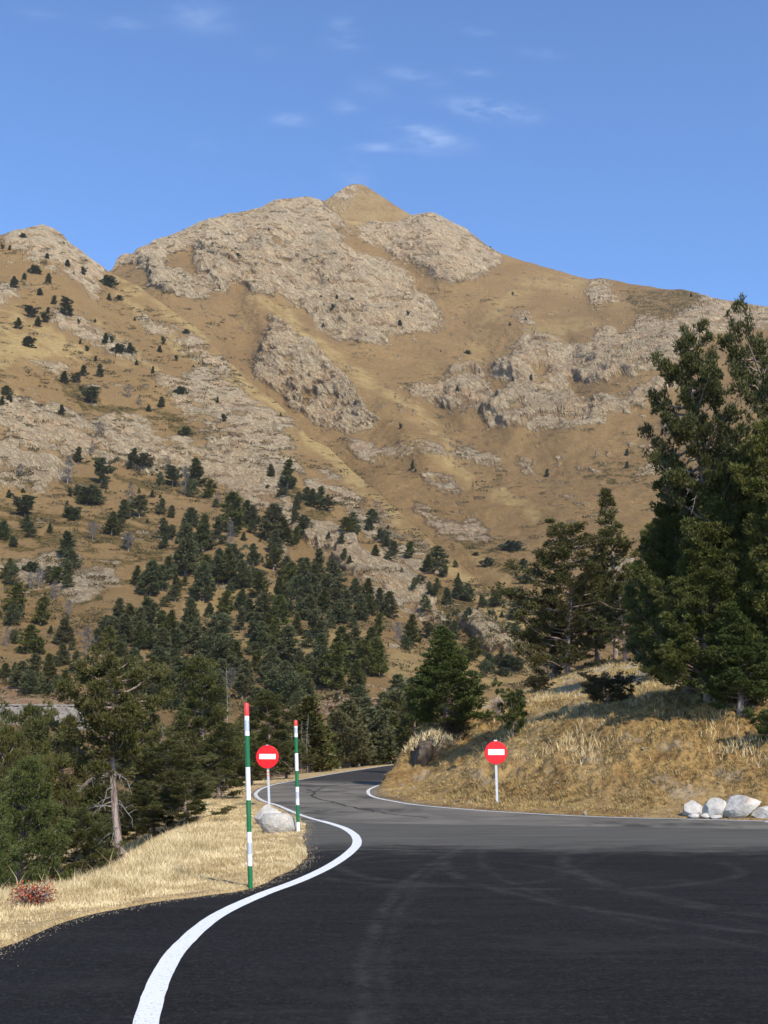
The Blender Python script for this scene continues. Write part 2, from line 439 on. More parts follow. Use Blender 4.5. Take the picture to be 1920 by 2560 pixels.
class Layer: pass
def build_layer(name, X0, X1, dX, top, bottom, nrow, dfun, relief, masks, mat, amp, back, seed):
    """a terrain sheet: columns are bearings, rows climb from foot to crest, then fall away behind"""
    L = Layer()
    xs = np.arange(X0, X1 + dX, dX)
    t = np.asarray(top, float); b = np.asarray(bottom, float)
    yt = np.interp(xs, t[:, 0], t[:, 1]); yb = np.interp(xs, b[:, 0], b[:, 1])
    s = np.linspace(0, 1, nrow)[:, None]
    X = np.broadcast_to(xs, (nrow, len(xs))).copy()
    Y = yt[None] * s + yb[None] * (1 - s)
    D = dfun(X, Y)
    for line, a, w in relief:
        D = D - a * np.exp(-(segdist(X, Y, line) / w) ** 2)
    P = unproj(X, Y, D)
    # warp the mask outlines by noise that lives in the world
    W1 = fbm(P / 45, 3); W2 = fbm(P / 45 + 50, 3); W3 = fbm(P / 11 + 9, 3); W4 = fbm(P / 11 + 90, 3)
    k = 900 / D
    Xw = X + W1 * 26 * k ** .4 + W3 * 15; Yw = Y + W2 * 26 * k ** .4 + W4 * 15
    m = {q: np.zeros(X.shape) for q in ('rock', 'yellow', 'shrub', 'soil')}
    N3 = fbm(P / 9 * [1, 1, 2] + 5, 4)
    solid = np.zeros(X.shape)
    for kind, val, geo in masks:
        if kind.startswith('-'):
            q = kind[1:]; mm = inpoly(Xw, Yw, geo) * val; m[q] = m[q] * (1 - mm)
        elif kind.startswith('~'):        # broken, patchy cover inside the outline
            q = kind[1:]; mm = inpoly(Xw, Yw, geo) & (N3 > .30 - .62 * val); m[q] = np.maximum(m[q], mm * .95)
        elif kind.startswith('='):        # a band along a line
            q = kind[1:]; line, wd = geo
            mm = sstep(segdist(Xw, Yw, line), wd, wd * .3) * val; m[q] = np.maximum(m[q], mm)
        else:
            mm = inpoly(Xw, Yw, geo) * val; m[kind] = np.maximum(m[kind], mm)
            if kind == 'rock': solid = np.maximum(solid, mm)
    def blur(a, n):
        for _ in range(n):
            a = (a + np.roll(a, 1, 0) + np.roll(a, -1, 0) + np.roll(a, 1, 1) + np.roll(a, -1, 1)) / 5
        return a
    Pa = np.stack([(P[..., 0] * .62 - P[..., 2] * .78) * .45, P[..., 1] * .8, (P[..., 0] * .78 + P[..., 2] * .62) * 1.3], -1)
    Nf = fbm(Pa / 15 + 3, 4, 2.2, .6) + .55 * fbm(P * [1, 1, 1.7] / 5 + 8, 3)
    def bbox(a, r):
        for ax in (0, 1):
            c = np.cumsum(np.concatenate([np.repeat(np.take(a, [0], ax), r + 1, ax), a, np.repeat(np.take(a, [-1], ax), r, ax)], ax), ax)
            n_ = a.shape[ax]; a = (np.take(c, range(2 * r + 1, 2 * r + 1 + n_), ax) - np.take(c, range(0, n_), ax)) / (2 * r + 1)
        return a
    soft = bbox(bbox(m['rock'], 8), 7); lim = .50 + .10 * fbm(P / 70 + 60, 2)
    m['rock'] = np.maximum(sstep(soft + .80 * Nf, lim - .10, lim + .10) * (soft > .04), m['rock'] * (N3 > -.05) * .35 * (soft > .5))
    solid = solid * m['rock']
    # scattered outcrops everywhere, holes of turf in the rock
    sc = fbm(P / 38 + 70, 2)
    m['rock'] = np.maximum(m['rock'], ((N3 > .34) & (sc > .02)) * .85)
    m['rock'] = m['rock'] * (1 - (fbm(P / 14 * [1, 1, 1.8] + 33, 5) > .20) * .85)
    m['rock'] = np.clip(m['rock'], 0, 1); solid = np.minimum(solid, m['rock'])
    m['yellow'] = np.minimum(1, 1.15 * blur(m['yellow'], 5)) * (1 - m['rock']) * sstep(fbm(P / 22 * [1, 1, .5] + 4, 4) + .5 * fbm(P / 5 * [1, 1, .6], 3), -.42, .16)
    # displacement along the mean outward normal
    dPx = np.gradient(P, axis=1); dPy = np.gradient(P, axis=0)
    Nn = np.cross(dPx, dPy); Nn /= np.linalg.norm(Nn, axis=-1)[..., None] + 1e-9
    view = P - np.array([0, 0, H0])
    flip = np.sign((Nn * view).sum(-1)); Nn = -Nn * flip[..., None]
    rs = blur(m['rock'], 3); rb = blur(m['rock'], 14)
    so = blur(solid, 3); sb = blur(solid, 14)
    St = np.stack([(P[..., 0] * .62 - P[..., 2] * .78) * .30, P[..., 1] * .8, (P[..., 0] * .78 + P[..., 2] * .62) * 1.4], -1)
    disp = amp * (sb * (2.4 * (ridged(St / 95 + 4, 3) - .3)) + so * (1.25 * (ridged(St / 44, 5, 2.2, .6) - .3) + .50 * (ridged(St * [1, 1, 1.5] / 15, 4, 2.2, .65) - .3) + .32 * (ridged(P / 6, 3) - .2)) + (rs - so).clip(0) * .22 + .9 * fbm(P / 70 * [1.6, 1.6, .5], 4) + .22 * fbm(P / 9, 3))
    fade = np.minimum(1, 3.0 * (1 - s) + .35)
    dirn = Nn * .6 + np.array([0, -.5, .1]); 
    P2 = P + dirn * (disp * fade)[..., None]
    L.X, L.Y, L.P = X, Y, P2
    # behind the crest
    rows = [P2]; last = P2[-1]
    h = last[:, :2] / np.linalg.norm(last[:, :2], axis=1)[:, None]
    for dd, dz in back:
        q = last.copy(); q[:, :2] += h * dd; q[:, 2] -= dz * (1 + .25 * fbm(q / 60, 3)); rows.append(q[None].reshape(-1, 3)[None])
    V = np.concatenate([rows[0]] + [r for r in rows[1:]], 0)
    nr = V.shape[0]
    at = {}
    for q in m:
        z = np.zeros((nr, len(xs))); z[:nrow] = m[q]; at[q] = z.ravel()
    me = mesh(name, V.reshape(-1, 3), gridfaces(nr, len(xs))[:, ::-1], True, at, [mat])
    o = obj(name, me); props(o, kind='structure')
    L.o = o; L.xs = xs; L.nrow = nrow
    return L
def on_layer(L, x, y):
    i = int(round((x - L.xs[0]) / (L.xs[1] - L.xs[0])))
    if i < 0 or i >= len(L.xs): return None
    px, py = project(L.P[:, i])
    j = int(np.argmin(np.abs(py - y)))
    if abs(py[j] - y) > 8: return None
    return L.P[j, i]

# skylines and crests, traced
skyA = [(-300, 760), (150, 700)] + C1([(465, 482), (490, 468), (505, 430), (540, 408), (575, 405), (590, 385), (640, 365), (760, 315), (850, 280), (920, 255), (985, 235), (1060, 222), (1120, 208), (1200, 170), (1260, 165), (1330, 155), (1390, 172), (1430, 205), (1500, 260), (1560, 262), (1659, 266)]) + \
    C2([(50, 270), (90, 250), (130, 235), (210, 225), (250, 245), (300, 275), (350, 300), (400, 335), (440, 365), (500, 400), (540, 415), (600, 435), (680, 460), (760, 480), (830, 500), (890, 515), (940, 510), (1010, 520), (1060, 535), (1150, 545), (1200, 555), (1300, 560), (1360, 575), (1410, 597), (1500, 610), (1600, 628), (1659, 635)]) + [(2260, 830)]
crestB = [(-300, 640)] + C1([(0, 325), (40, 315), (90, 305), (130, 290), (180, 280), (230, 295), (270, 325), (300, 360), (350, 395), (400, 435), (440, 465), (465, 482), (500, 500), (600, 545), (700, 620), (800, 690), (880, 750), (940, 820), (1000, 880), (1060, 940), (1100, 970), (1150, 1010), (1200, 1050), (1270, 1120), (1330, 1200)]) + \
    C4([(-240, 30), (-160, 110), (0, 250), (60, 310), (150, 390), (250, 470), (330, 540), (400, 600), (480, 660), (560, 730), (620, 790), (700, 900), (800, 1060), (1000, 1250)])
DA = tps([(-200, 700, 1100), (290, 670, 1150), (490, 565, 1250), (690, 490, 1350), (900, 555, 1330), (1080, 530, 1350), (1260, 640, 1280), (1480, 697, 1250), (1750, 735, 1150), (1920, 770, 1050), (2250, 830, 950),
          (400, 750, 1000), (560, 780, 1000), (700, 860, 960), (900, 850, 1020), (1100, 860, 1000), (1400, 850, 1000), (1700, 850, 930), (1920, 900, 850),
          (650, 1000, 830), (900, 1050, 820), (1150, 1050, 800), (1400, 1050, 800), (1700, 1050, 740), (1920, 1100, 680), (900, 1200, 680), (1150, 1250, 640), (1400, 1250, 620),
          (1700, 1300, 560), (1300, 1450, 480), (1500, 1500, 450), (1920, 1500, 420), (1300, 1700, 370), (1920, 1750, 330), (2200, 1200, 600), (-200, 1000, 900), (2250, 1700, 350)])
DB = tps([(104, 562, 850), (-280, 640, 800), (0, 585, 820), (269, 677, 800), (540, 880, 650), (735, 1100, 540), (960, 1250, 450), (1140, 1410, 370), (1320, 1550, 310), (1340, 1670, 290), (0, 800, 640), (150, 900, 600),
          (0, 950, 520), (300, 1000, 560), (0, 1100, 470), (300, 1150, 480), (500, 1150, 500), (0, 1300, 370), (300, 1300, 380), (600, 1300, 400), (800, 1400, 370), (0, 1500, 280), (300, 1500, 280), (600, 1500, 290),
          (900, 1500, 300), (1100, 1600, 285), (0, 1700, 210), (300, 1700, 210), (600, 1700, 215), (900, 1700, 210), (1100, 1740, 225), (0, 1900, 130), (500, 1900, 130), (1000, 1850, 150), (0, 2240, 95), (500, 2240, 95), (1000, 2150, 105), (-280, 2240, 95), (-280, 1300, 350), (-280, 1800, 160), (1500, 1850, 190)])

mA = [('rock', 1, C1([(465, 482), (505, 430), (575, 405), (640, 365), (760, 315), (920, 250), (1060, 215), (1200, 160), (1330, 140), (1400, 170), (1430, 290), (1480, 350), (1560, 400), (1659, 425), (1720, 460), (1780, 510), (1820, 560), (1860, 620), (1890, 665), (1960, 690), (1860, 730), (1720, 750), (1659, 790), (1540, 790), (1430, 790), (1380, 740), (1300, 655), (1240, 600), (1190, 560), (1150, 595), (1060, 540), (1010, 520), (960, 595), (900, 565), (880, 595), (820, 600), (700, 570), (650, 520), (630, 470), (560, 450), (500, 485)])),
      ('-rock', .95, C1([(690, 430), (820, 400), (845, 330), (862, 400), (850, 460), (880, 530), (860, 548), (780, 500), (740, 450)])),
      ('-rock', .8, C1([(960, 410), (1030, 400), (1040, 490), (980, 490)])), ('-rock', .8, C1([(1120, 300), (1200, 320), (1230, 400), (1150, 390)])),
      ('-rock', .8, C1([(1180, 400), (1300, 440), (1330, 470), (1200, 450)])),
      ('rock', 1, C1([(1430, 215), (1500, 262), (1560, 330), (1659, 370), (1659, 385), (1560, 350), (1480, 300), (1430, 280)])),
      ('rock', 1, C2([(-90, 262), (0, 275), (60, 280), (100, 245), (130, 225), (210, 212), (260, 240), (350, 295), (440, 360), (520, 405), (540, 430), (480, 470), (400, 500), (330, 540), (270, 515), (200, 495), (180, 460), (130, 430), (60, 420), (0, 380), (-60, 340), (-100, 300)])),
      ('rock', 1, C1([(1120, 665), (1150, 655), (1200, 700), (1240, 740), (1300, 770), (1350, 800), (1380, 850), (1430, 900), (1480, 920), (1520, 950), (1560, 1040), (1600, 1100), (1659, 1120), (1600, 1150), (1500, 1170), (1400, 1165), (1340, 1130), (1300, 1090), (1240, 1050), (1150, 990), (1100, 940), (1100, 880), (1130, 820), (1160, 770), (1160, 700)])),
      ('-rock', .95, C1([(1300, 1010), (1400, 960), (1440, 930), (1470, 940), (1390, 1000), (1370, 1080), (1310, 1060)])),
      ('rock', 1, C2([(100, 1010), (150, 970), (210, 1000), (270, 920), (310, 895), (350, 905), (400, 890), (440, 930), (470, 990), (430, 1040), (360, 1090), (280, 1080), (190, 1065), (100, 1040)])),
      ('rock', 1, C2([(440, 900), (520, 840), (560, 800), (640, 755), (720, 760), (780, 790), (800, 830), (880, 790), (930, 750), (960, 700), (1000, 730), (1050, 760), (1080, 710), (1130, 680), (1250, 685), (1330, 640), (1390, 600), (1470, 605), (1600, 630), (1700, 640), (1760, 700), (1550, 720), (1500, 760), (1400, 760), (1300, 800), (1280, 850), (1180, 890), (1050, 935), (920, 960), (850, 955), (790, 930), (800, 980), (800, 1020), (860, 1050), (900, 1015), (1000, 1010), (1060, 1040), (1100, 980), (1250, 920), (1290, 960), (1200, 1020), (1130, 1060), (1050, 1100), (900, 1130), (780, 1150), (600, 1150), (470, 1150), (430, 1130), (430, 1080), (470, 1030), (560, 950), (470, 950)])),
      ('-rock', .9, C2([(640, 890), (720, 900), (740, 960), (660, 970), (630, 930)])),
      ('rock', .9, C2([(900, 530), (950, 515), (980, 540), (940, 600), (1000, 580), (1050, 590), (1000, 620), (890, 640), (860, 610)])),
      ('~rock', .7, C2([(500, 700), (560, 650), (610, 615), (650, 650), (640, 700), (560, 720)])), ('~rock', .8, C2([(300, 780), (340, 780), (370, 830), (320, 850)])),
      ('rock', 1, C2([(1190, 1130), (1290, 1120), (1300, 1180), (1220, 1190)])), ('rock', 1, C2([(1590, 990), (1659, 890), (1760, 880), (1760, 1020), (1600, 1020)])),
      ('~rock', .20, C2([(0, 1120), (420, 1130), (900, 1140), (1200, 1080), (1659, 1050), (1659, 1600), (1000, 1600), (600, 1500), (300, 1330), (100, 1250)])),
      ('~rock', .75, C4([(150, 180), (230, 150), (290, 160), (350, 210), (370, 260), (320, 255), (240, 220)])), ('~rock', .9, C4([(300, 60), (450, 30), (520, 60), (500, 100), (400, 130), (300, 80)])),
      ('~rock', .9, C4([(570, 90), (620, 60), (700, 150), (590, 130)])), ('~rock', .9, C4([(680, 220), (780, 240), (870, 285), (830, 305), (740, 280)])), ('~rock', .8, C4([(200, 360), (330, 350), (450, 400), (430, 440), (300, 440), (210, 400)])),
      ('~rock', .8, C4([(100, 265), (220, 285), (230, 335), (120, 305)])), ('~rock', .9, C4([(-180, -10), (250, 50), (270, 85), (100, 60), (0, 105), (-160, 70)])), ('~rock', .8, C4([(1130, 80), (1220, 80), (1240, 140), (1140, 140)])),
      ('~rock', .8, C4([(960, 480), (1140, 470), (1140, 620), (980, 640)])),
      ('=yellow', .9, (C1([(1100, 600), (1200, 650), (1300, 740), (1400, 830), (1500, 900), (1600, 960), (1700, 1020), (1780, 1080), (1900, 1180), (1940, 1300)]), 20)),
      ('=yellow', .7, (C4([(120, 0), (280, 100), (400, 180), (520, 250), (640, 330)]), 22)), ('=yellow', .55, (C2([(620, 540), (540, 590), (480, 660), (420, 740), (400, 850)]), 30)),
      ('=yellow', .5, (C2([(640, 520), (880, 530)]), 24)), ('=yellow', .5, (C2([(620, 740), (760, 720), (900, 700)]), 22)), ('=yellow', .5, (C2([(480, 860), (600, 770)]), 12)),
      ('=yellow', .8, (C1([(1430, 235), (1520, 262), (1659, 285)]), 16)),
      ('=yellow', .5, (C4([(380, 480), (560, 680), (620, 800)]), 26)),
      ('~shrub', .62, C2([(1060, 560), (1400, 560), (1380, 640), (1120, 690), (1050, 620)])), ('~shrub', .40, C4([(900, 90), (1200, 60), (1220, 220), (900, 180)])), ('~shrub', .45, C4([(100, 250), (460, 400), (700, 640), (560, 640), (300, 450)])),
      ('~shrub', .45, C1([(1180, 400), (1400, 450), (1400, 520), (1200, 480)]))]
rA = [(C1([(1100, 640), (1300, 800), (1500, 950), (1700, 1100), (1850, 1250)]), 34, 60), (C1([(1200, 170), (1150, 400), (1130, 560)]), 25, 40), (C1([(1350, 160), (1450, 420), (1600, 740)]), 38, 75),
      (C1([(900, 260), (960, 460), (960, 590)]), 26, 35), (C1([(1000, 620), (1060, 760), (1050, 900), (1300, 1150), (1500, 1400)]), -30, 60), (C1([(620, 380), (700, 560)]), 16, 40),
      (C2([(200, 230), (260, 500)]), 34, 60), (C2([(0, 420), (160, 520), (330, 680), (400, 860), (250, 1100)]), -26, 60), (C2([(960, 700), (620, 760), (560, 1150)]), 26, 50), (C2([(1400, 600), (1000, 1000), (800, 1150)]), 34, 80),
      (C2([(310, 900), (330, 1080)]), 22, 40), (C2([(780, 780), (820, 1050)]), -16, 30), (C2([(860, 620), (700, 720), (480, 860)]), -14, 30)]
mB = [('rock', 1, C1([(0, 330), (90, 295), (180, 265), (270, 315), (350, 385), (462, 478), (470, 530), (400, 500), (340, 480), (290, 460), (250, 470), (180, 420), (100, 380), (0, 370)])),
      ('rock', 1, C1([(350, 530), (400, 500), (430, 560), (490, 630), (420, 640), (370, 600)])), ('rock', 1, C1([(-300, 560), (50, 550), (120, 600), (110, 625), (-300, 640)])),
      ('rock', 1, C1([(200, 640), (300, 650), (400, 700), (440, 720), (520, 790), (600, 850), (640, 900), (720, 920), (760, 960), (880, 920), (1000, 1000), (1080, 1060), (1150, 1130), (1200, 1215), (1000, 1215), (900, 1130), (820, 1100), (750, 1060), (700, 990), (680, 950), (600, 880), (500, 850), (400, 820), (330, 760), (230, 700)])),
      ('rock', 1, C3([(-300, 10), (0, 30), (300, -10), (700, -10), (1270, -10), (1290, 60), (1300, 130), (1250, 140), (1240, 200), (1280, 300), (1360, 350), (1440, 400), (1520, 410), (1560, 460), (1620, 540), (1680, 620), (1640, 690), (1600, 680), (1540, 610), (1440, 530), (1380, 470), (1300, 460), (1270, 380), (1210, 330), (1170, 280), (1110, 290), (1030, 260), (960, 200), (880, 170), (800, 120), (660, 150), (560, 110), (450, 80), (400, 40), (300, 100), (260, 180), (190, 240), (120, 230), (-300, 280)])),
      ('rock', 1, C1([(-300, 1060), (0, 1050), (130, 1030), (250, 1080), (350, 1110), (420, 1130), (560, 1100), (650, 1110), (700, 1215), (0, 1215), (-300, 1215)])),
      ('~rock', .6, C3([(-300, 520), (250, 500), (560, 500), (560, 600), (350, 670), (200, 640), (-300, 560)])), ('rock', 1, C3([(1150, 450), (1220, 460), (1280, 520), (1230, 550), (1190, 500)])), ('~rock', .6, C3([(1190, 570), (1220, 570), (1210, 620)])),
      ('~rock', .8, C3([(320, 200), (420, 200), (420, 235), (320, 235)])), ('~rock', .7, C3([(860, 270), (950, 275), (950, 305), (860, 300)])),
      ('rock', 1, C4([(0, 470), (60, 520), (120, 590), (200, 660), (245, 750), (262, 780), (300, 780), (390, 745), (450, 790), (540, 860), (600, 920), (640, 990), (600, 1010), (560, 960), (430, 940), (400, 870), (330, 820), (250, 830), (150, 760), (60, 720), (-30, 650), (-60, 560)])),
      ('rock', .9, C1([(100, 910), (200, 880), (300, 900), (250, 930), (130, 930)])),
      ('~rock', .60, C1([(560, 620), (700, 690), (860, 760), (1000, 920), (1100, 1000), (1230, 1110), (1290, 1215), (1200, 1215), (1100, 1080), (900, 930), (750, 820), (600, 720)])),
      ('~rock', .55, C4([(-300, 60), (-140, 180), (60, 360), (250, 520), (250, 620), (100, 520), (-100, 380), (-330, 180)])),
      ('yellow', .85, C1([(-300, 650), (60, 640), (120, 690), (230, 710), (300, 790), (420, 850), (560, 880), (600, 905), (400, 880), (200, 870), (100, 895), (-300, 930)])),
      ('yellow', .8, C1([(-300, 980), (100, 1000), (120, 1035), (-300, 1015)])),
      ('=yellow', 1, (C1([(500, 505), (600, 550), (700, 628), (800, 700), (880, 765), (960, 850), (1060, 950), (1150, 1025), (1270, 1130), (1340, 1215)]), 17)),
      ('=yellow', .9, (C1([(440, 690), (600, 850), (700, 905)]), 8)), ('=yellow', .85, (C1([(520, 560), (640, 700), (800, 850), (1000, 960), (1250, 1180)]), 14)),
      ('=yellow', 1, (C4([(-300, 10), (-160, 130), (0, 275), (60, 340), (150, 420), (330, 570), (480, 690), (620, 810)]), 22)),
      ('=yellow', .7, (C4([(350, 620), (420, 680), (500, 760)]), 26)),
      ('yellow', .55, C3([(800, 640), (1100, 620), (1330, 800), (1659, 800), (1659, 1000), (1200, 930), (800, 800)])), ('yellow', .6, C4([(0, 870), (230, 880), (640, 960), (640, 1100), (0, 1100)])),
      ('~shrub', .9, C3([(0, 160), (120, 190), (180, 230), (0, 240)])), ('shrub', .9, C3([(270, 150), (450, 170), (430, 280), (330, 270), (280, 210)])), ('shrub', .9, C3([(480, 120), (560, 150), (720, 170), (860, 230), (900, 260), (760, 240), (640, 220), (520, 170)])),
      ('shrub', .9, C1([(150, 1060), (330, 1080), (350, 1140), (200, 1130)])), ('~shrub', .95, C1([(240, 950), (420, 980), (440, 1060), (600, 1080), (560, 1130), (400, 1090), (260, 1030)])), ('~shrub', .9, C1([(650, 1060), (760, 1100), (860, 1180), (740, 1150)])),
      ('shrub', .8, C3([(340, 720), (450, 710), (450, 760), (350, 770)])), ('~shrub', .5, C3([(0, 300), (700, 330), (700, 560), (0, 800)])), ('~shrub', .75, C3([(1180, 170), (1300, 220), (1440, 330), (1380, 360), (1250, 270)])),
      ('~shrub', .7, C4([(100, 560), (260, 640), (400, 720), (340, 790), (230, 760)])), ('~shrub', .6, C1([(440, 760), (560, 800), (640, 900), (540, 860)])),
      ('soil', .9, [(700, 1745), (830, 1735), (1010, 1735), (1010, 1790), (720, 1790)]), ('soil', .6, [(-280, 1735), (230, 1730), (230, 1775), (-280, 1780)])]
rB = [(C1([(180, 290), (300, 640), (600, 900), (900, 1080), (1150, 1250)]), 14, 60), (C1([(465, 482), (520, 620), (700, 800), (1000, 1060)]), -12, 40), (C3([(1230, 200), (1500, 520), (1650, 700)]), 10, 50),
      (C3([(1000, 500), (1300, 800)]), 8, 60), (C3([(300, 500), (600, 900)]), 8, 70), (C4([(200, 700), (600, 960)]), 8, 40)]
skyC = [(800, 560)] + C1([(1380, 215), (1400, 180), (1430, 158), (1470, 130), (1500, 112), (1530, 103), (1570, 108), (1600, 125), (1659, 163)]) + C2([(40, 190), (80, 215), (130, 245), (180, 300)])
DC = tps([(800, 500, 1640), (890, 460, 1660), (960, 490, 1640), (1060, 560, 1620), (820, 600, 1500), (1060, 600, 1500), (950, 560, 1560)])
mC = [('yellow', .45, [(700, 400), (1200, 400), (1200, 700), (700, 700)]), ('~rock', .62, C1([(1380, 215), (1470, 125), (1530, 90), (1600, 120), (1560, 160), (1500, 200), (1430, 230)]))]
BK = [(8, 1), (30, 10), (90, 45), (220, 130), (500, 330)]
LA = build_layer('mountain_terrain', -280, 2240, 2.3, skyA, [(-300, 900), (269, 760), (540, 960), (735, 1190), (960, 1340), (1140, 1500), (1320, 1660), (1500, 1780), (2260, 1800)], 500, DA, rA, mA, M['mount'], 5.5, BK, 1)
LC = build_layer('summit_terrain', 790, 1080, 2.3, skyC, [(780, 640), (1100, 640)], 60, DC, [], mC, M['mount'], 3.0, BK, 2)
LB = build_layer('hillside_terrain', -280, 1560, 2.3, crestB, [(-300, 2250), (700, 2250), (1100, 2060), (1600, 2010)], 600, DB, rB, mB, M['hill'], 3.0, BK, 3)
# ------------------------------------------------------------------ near ground and road
def S(pts): return np.array([(x / .8641, y / .8641) for x, y in pts])      # sheet used while tracing -> photo pixels
def flat(pts):
    q = S(pts); return on_flat(q[:, 0], q[:, 1])[:, :2]
lineL = flat([(285, 2360), (315, 2212), (332, 2150), (358, 2090), (400, 2035), (470, 1978), (560, 1935), (640, 1905), (700, 1878), (745, 1850), (770, 1825), (767, 1806), (745, 1790), (710, 1778), (672, 1768), (640, 1757), (600, 1740), (568, 1730), (553, 1719), (556, 1710), (572, 1701), (600, 1693), (650, 1684), (750, 1667), (865, 1651)])
lineL = np.vstack([lineL, [(5.5, 112), (13, 132)]])
lineR = flat([(865, 1687), (845, 1690), (820, 1696), (800, 1704), (795, 1711), (800, 1718), (815, 1724), (850, 1731), (900, 1739), (1000, 1748), (1100, 1755), (1300, 1765), (1500, 1770), (1659, 1774), (1800, 1777)])
lineR = np.vstack([[(20, 126), (11.5, 106), (6, 86), (2.6, 68)], lineR, [(24, 28), (40, 32)]])
sL, sR = smooth_line(lineL, 10), smooth_line(lineR, 10)
def offset(line, d):
    t = np.gradient(line, axis=0); t /= np.linalg.norm(t, axis=1)[:, None] + 1e-9
    return line + np.stack([-t[:, 1], t[:, 0]], 1) * d
edgeNear = flat([(-400, 2225), (-200, 2140), (-90, 2092), (0, 2052), (150, 1990), (300, 1955), (430, 1937), (541, 1919), (600, 1893), (640, 1870), (660, 1850), (660, 1828), (658, 1805), (662, 1788), (652, 1773)])
edgeNear = smooth_line(np.vstack([[(-16, -16), (-9.5, -2)], edgeNear]), 8)
i0 = int(np.argmin(np.hypot(*(sL - edgeNear[-1]).T)))
edgeFar = offset(sL, .16)[i0 + 6:]
jit = lambda L, a, s: L + np.stack([fbm(np.c_[L * s, L[:, :1] * 0], 3), fbm(np.c_[L * s + 40, L[:, :1] * 0], 3)], 1) * a
EL = jit(np.vstack([edgeNear, edgeFar]), .12, 1.1)
ER = offset(sR, .32)
ER = jit(ER, .08, .8)
ASP = np.vstack([EL, ER, [(45, -16)]])
NOSE = int(np.argmin(np.abs(sR[:, 1] - on_flat(np.array([795 / .8641]), np.array([1711 / .8641]))[0, 1]) + np.abs(sR[:, 0] - sR[:, 0].min())))
NOSE = int(np.argmin(sR[60:120, 0])) + 60 if False else int(np.argmin(np.hypot(*(sR - flat([(795, 1711)])[0]).T)))
BANK = np.vstack([ER, [(300, 40), (300, 300), (30, 300)]])
ROCKFACE = None

def ground(x, y, detail=True):
    x = np.asarray(x, float); y = np.asarray(y, float)
    sh = x.shape; x = x.ravel(); y = y.ravel()
    onR = inpoly(x, y, ASP)
    bank = inpoly(x, y, BANK)
    dl = segdist(x, y, EL[::2]); dfr = segdist(x, y, ER[max(0, NOSE - 4):][::2]); dsd = segdist(x, y, ER[:NOSE + 4][::2])
    P = np.stack([x, y, x * 0], -1)
    n1 = fbm(P / 9, 3); n2 = fbm(P / 1.1, 3); n3 = fbm(P / .35 + 7, 3)
    # right bank: cut slope, then a grassy brow
    xr = np.clip((x - 1) / 12, 0, 1.5)
    fr = (.10 * np.minimum(dfr, 1.5) + .60 * np.clip(dfr - 1.5, 0, 3.7)) * (.84 + .26 * xr) + (.165 + .025 * xr) * np.clip(dfr - 5.2, 0, 21) - .22 * np.clip(dfr - 27, 0, 80)
    fr = fr - .0 + .25 * sstep(dfr, 4, 7)
    sd = 1.45 * np.minimum(dsd, 1.8) + .62 * np.clip(dsd - 1.8, 0, 30)
    k = .8 * sstep(np.minimum(dfr, dsd), 0, 6) + .05
    zb = np.minimum(fr, sd) - k * np.log1p(np.exp(-np.abs(fr - sd) / k))
    rough = sstep(dfr, 1.3, 2.6) * (1 - .55 * sstep(dfr, 7, 11))
    zb = zb + rough * (.40 * n2 + .22 * n3 + .12 * (fbm(P / .8 + 40, 2) > .25)) + .35 * n1 * sstep(dfr, 3, 12) + .02
    # left verge, then the drop to the valley
    fall = .62 - .40 * sstep(y, 40, 85)
    zl = -.055 * np.minimum(dl, 3) - fall * (np.sqrt(np.clip(dl - 2.3, 0, None) ** 2 + .5) - .707)
    zl = np.maximum(zl, -13 + .05 * dl) + .05 * n2 * sstep(dl, .1, 1) + .02 * n3 * sstep(dl, 0, .3) + .30 * n1 * sstep(dl, 3, 8) + .03
    edge = np.minimum(dl, np.minimum(dfr, dsd))
    z = np.where(bank, zb, zl)
    z = np.where(onR, -.05 - .0 * x, z - .05 * (1 - sstep(edge, 0, .06)))
    z = np.where(onR & (edge > .15), -.22, z)
    return z.reshape(sh)
def hit(X, Y, dmax=138):
    """first point of the near ground seen at photo position X, Y"""
    d = ray(X, Y); t = np.geomspace(5, dmax, 1400)
    q = np.array([0, 0, H0]) + d * t[:, None]
    g = ground(q[:, 0], q[:, 1])
    g = np.where(inpoly(q[:, 0], q[:, 1], ASP), 0, g)
    k = np.nonzero(q[:, 2] <= g)[0]
    if len(k) == 0:
        r_ = (q[:, 2] - g) / t; k = [int(np.argmin(r_))]
        if r_[k[0]] > .02: return None
    p = q[k[0]].copy(); p[2] = g[k[0]]
    return p

az = np.radians(np.concatenate([np.linspace(-75, -24, 60)[:-1], np.linspace(-24, 24, 640), np.linspace(24, 75, 60)[1:]]))
rr = np.concatenate([np.geomspace(1.2, 8, 20)[:-1], np.geomspace(8, 70, 620), np.geomspace(70, 150, 90)[1:]])
Rg, Ag = np.meshgrid(rr, az, indexing='ij')
GX, GY = Rg * np.sin(Ag), Rg * np.cos(Ag)
GZ = ground(GX, GY)
P = np.stack([GX, GY, GZ], -1)
bankm = inpoly(GX, GY, BANK)
pu, pv = project(P)
w1 = fbm(P / 1.5, 3) * 40; w2 = fbm(P / 1.5 + 20, 3) * 25
rock = np.zeros(GX.shape)
def near_patch(poly, val, cut):
    global rock
    w = [hit(a / .8641, b / .8641) for a, b in poly]
    w = np.array([q[:2] for q in w if q is not None])
    mm = inpoly(GX + w1 / 40, GY + w2 / 40, w) & (fbm(P / 1.1 + 3, 4) > cut)
    rock = np.maximum(rock, mm * val)
near_patch([(1190, 1505), (1230, 1450), (1300, 1430), (1400, 1435), (1400, 1490), (1290, 1500)], .9, -.15)
near_patch([(1010, 1520), (1060, 1480), (1140, 1460), (1230, 1420), (1250, 1430), (1150, 1490), (1060, 1525)], .85, .0)
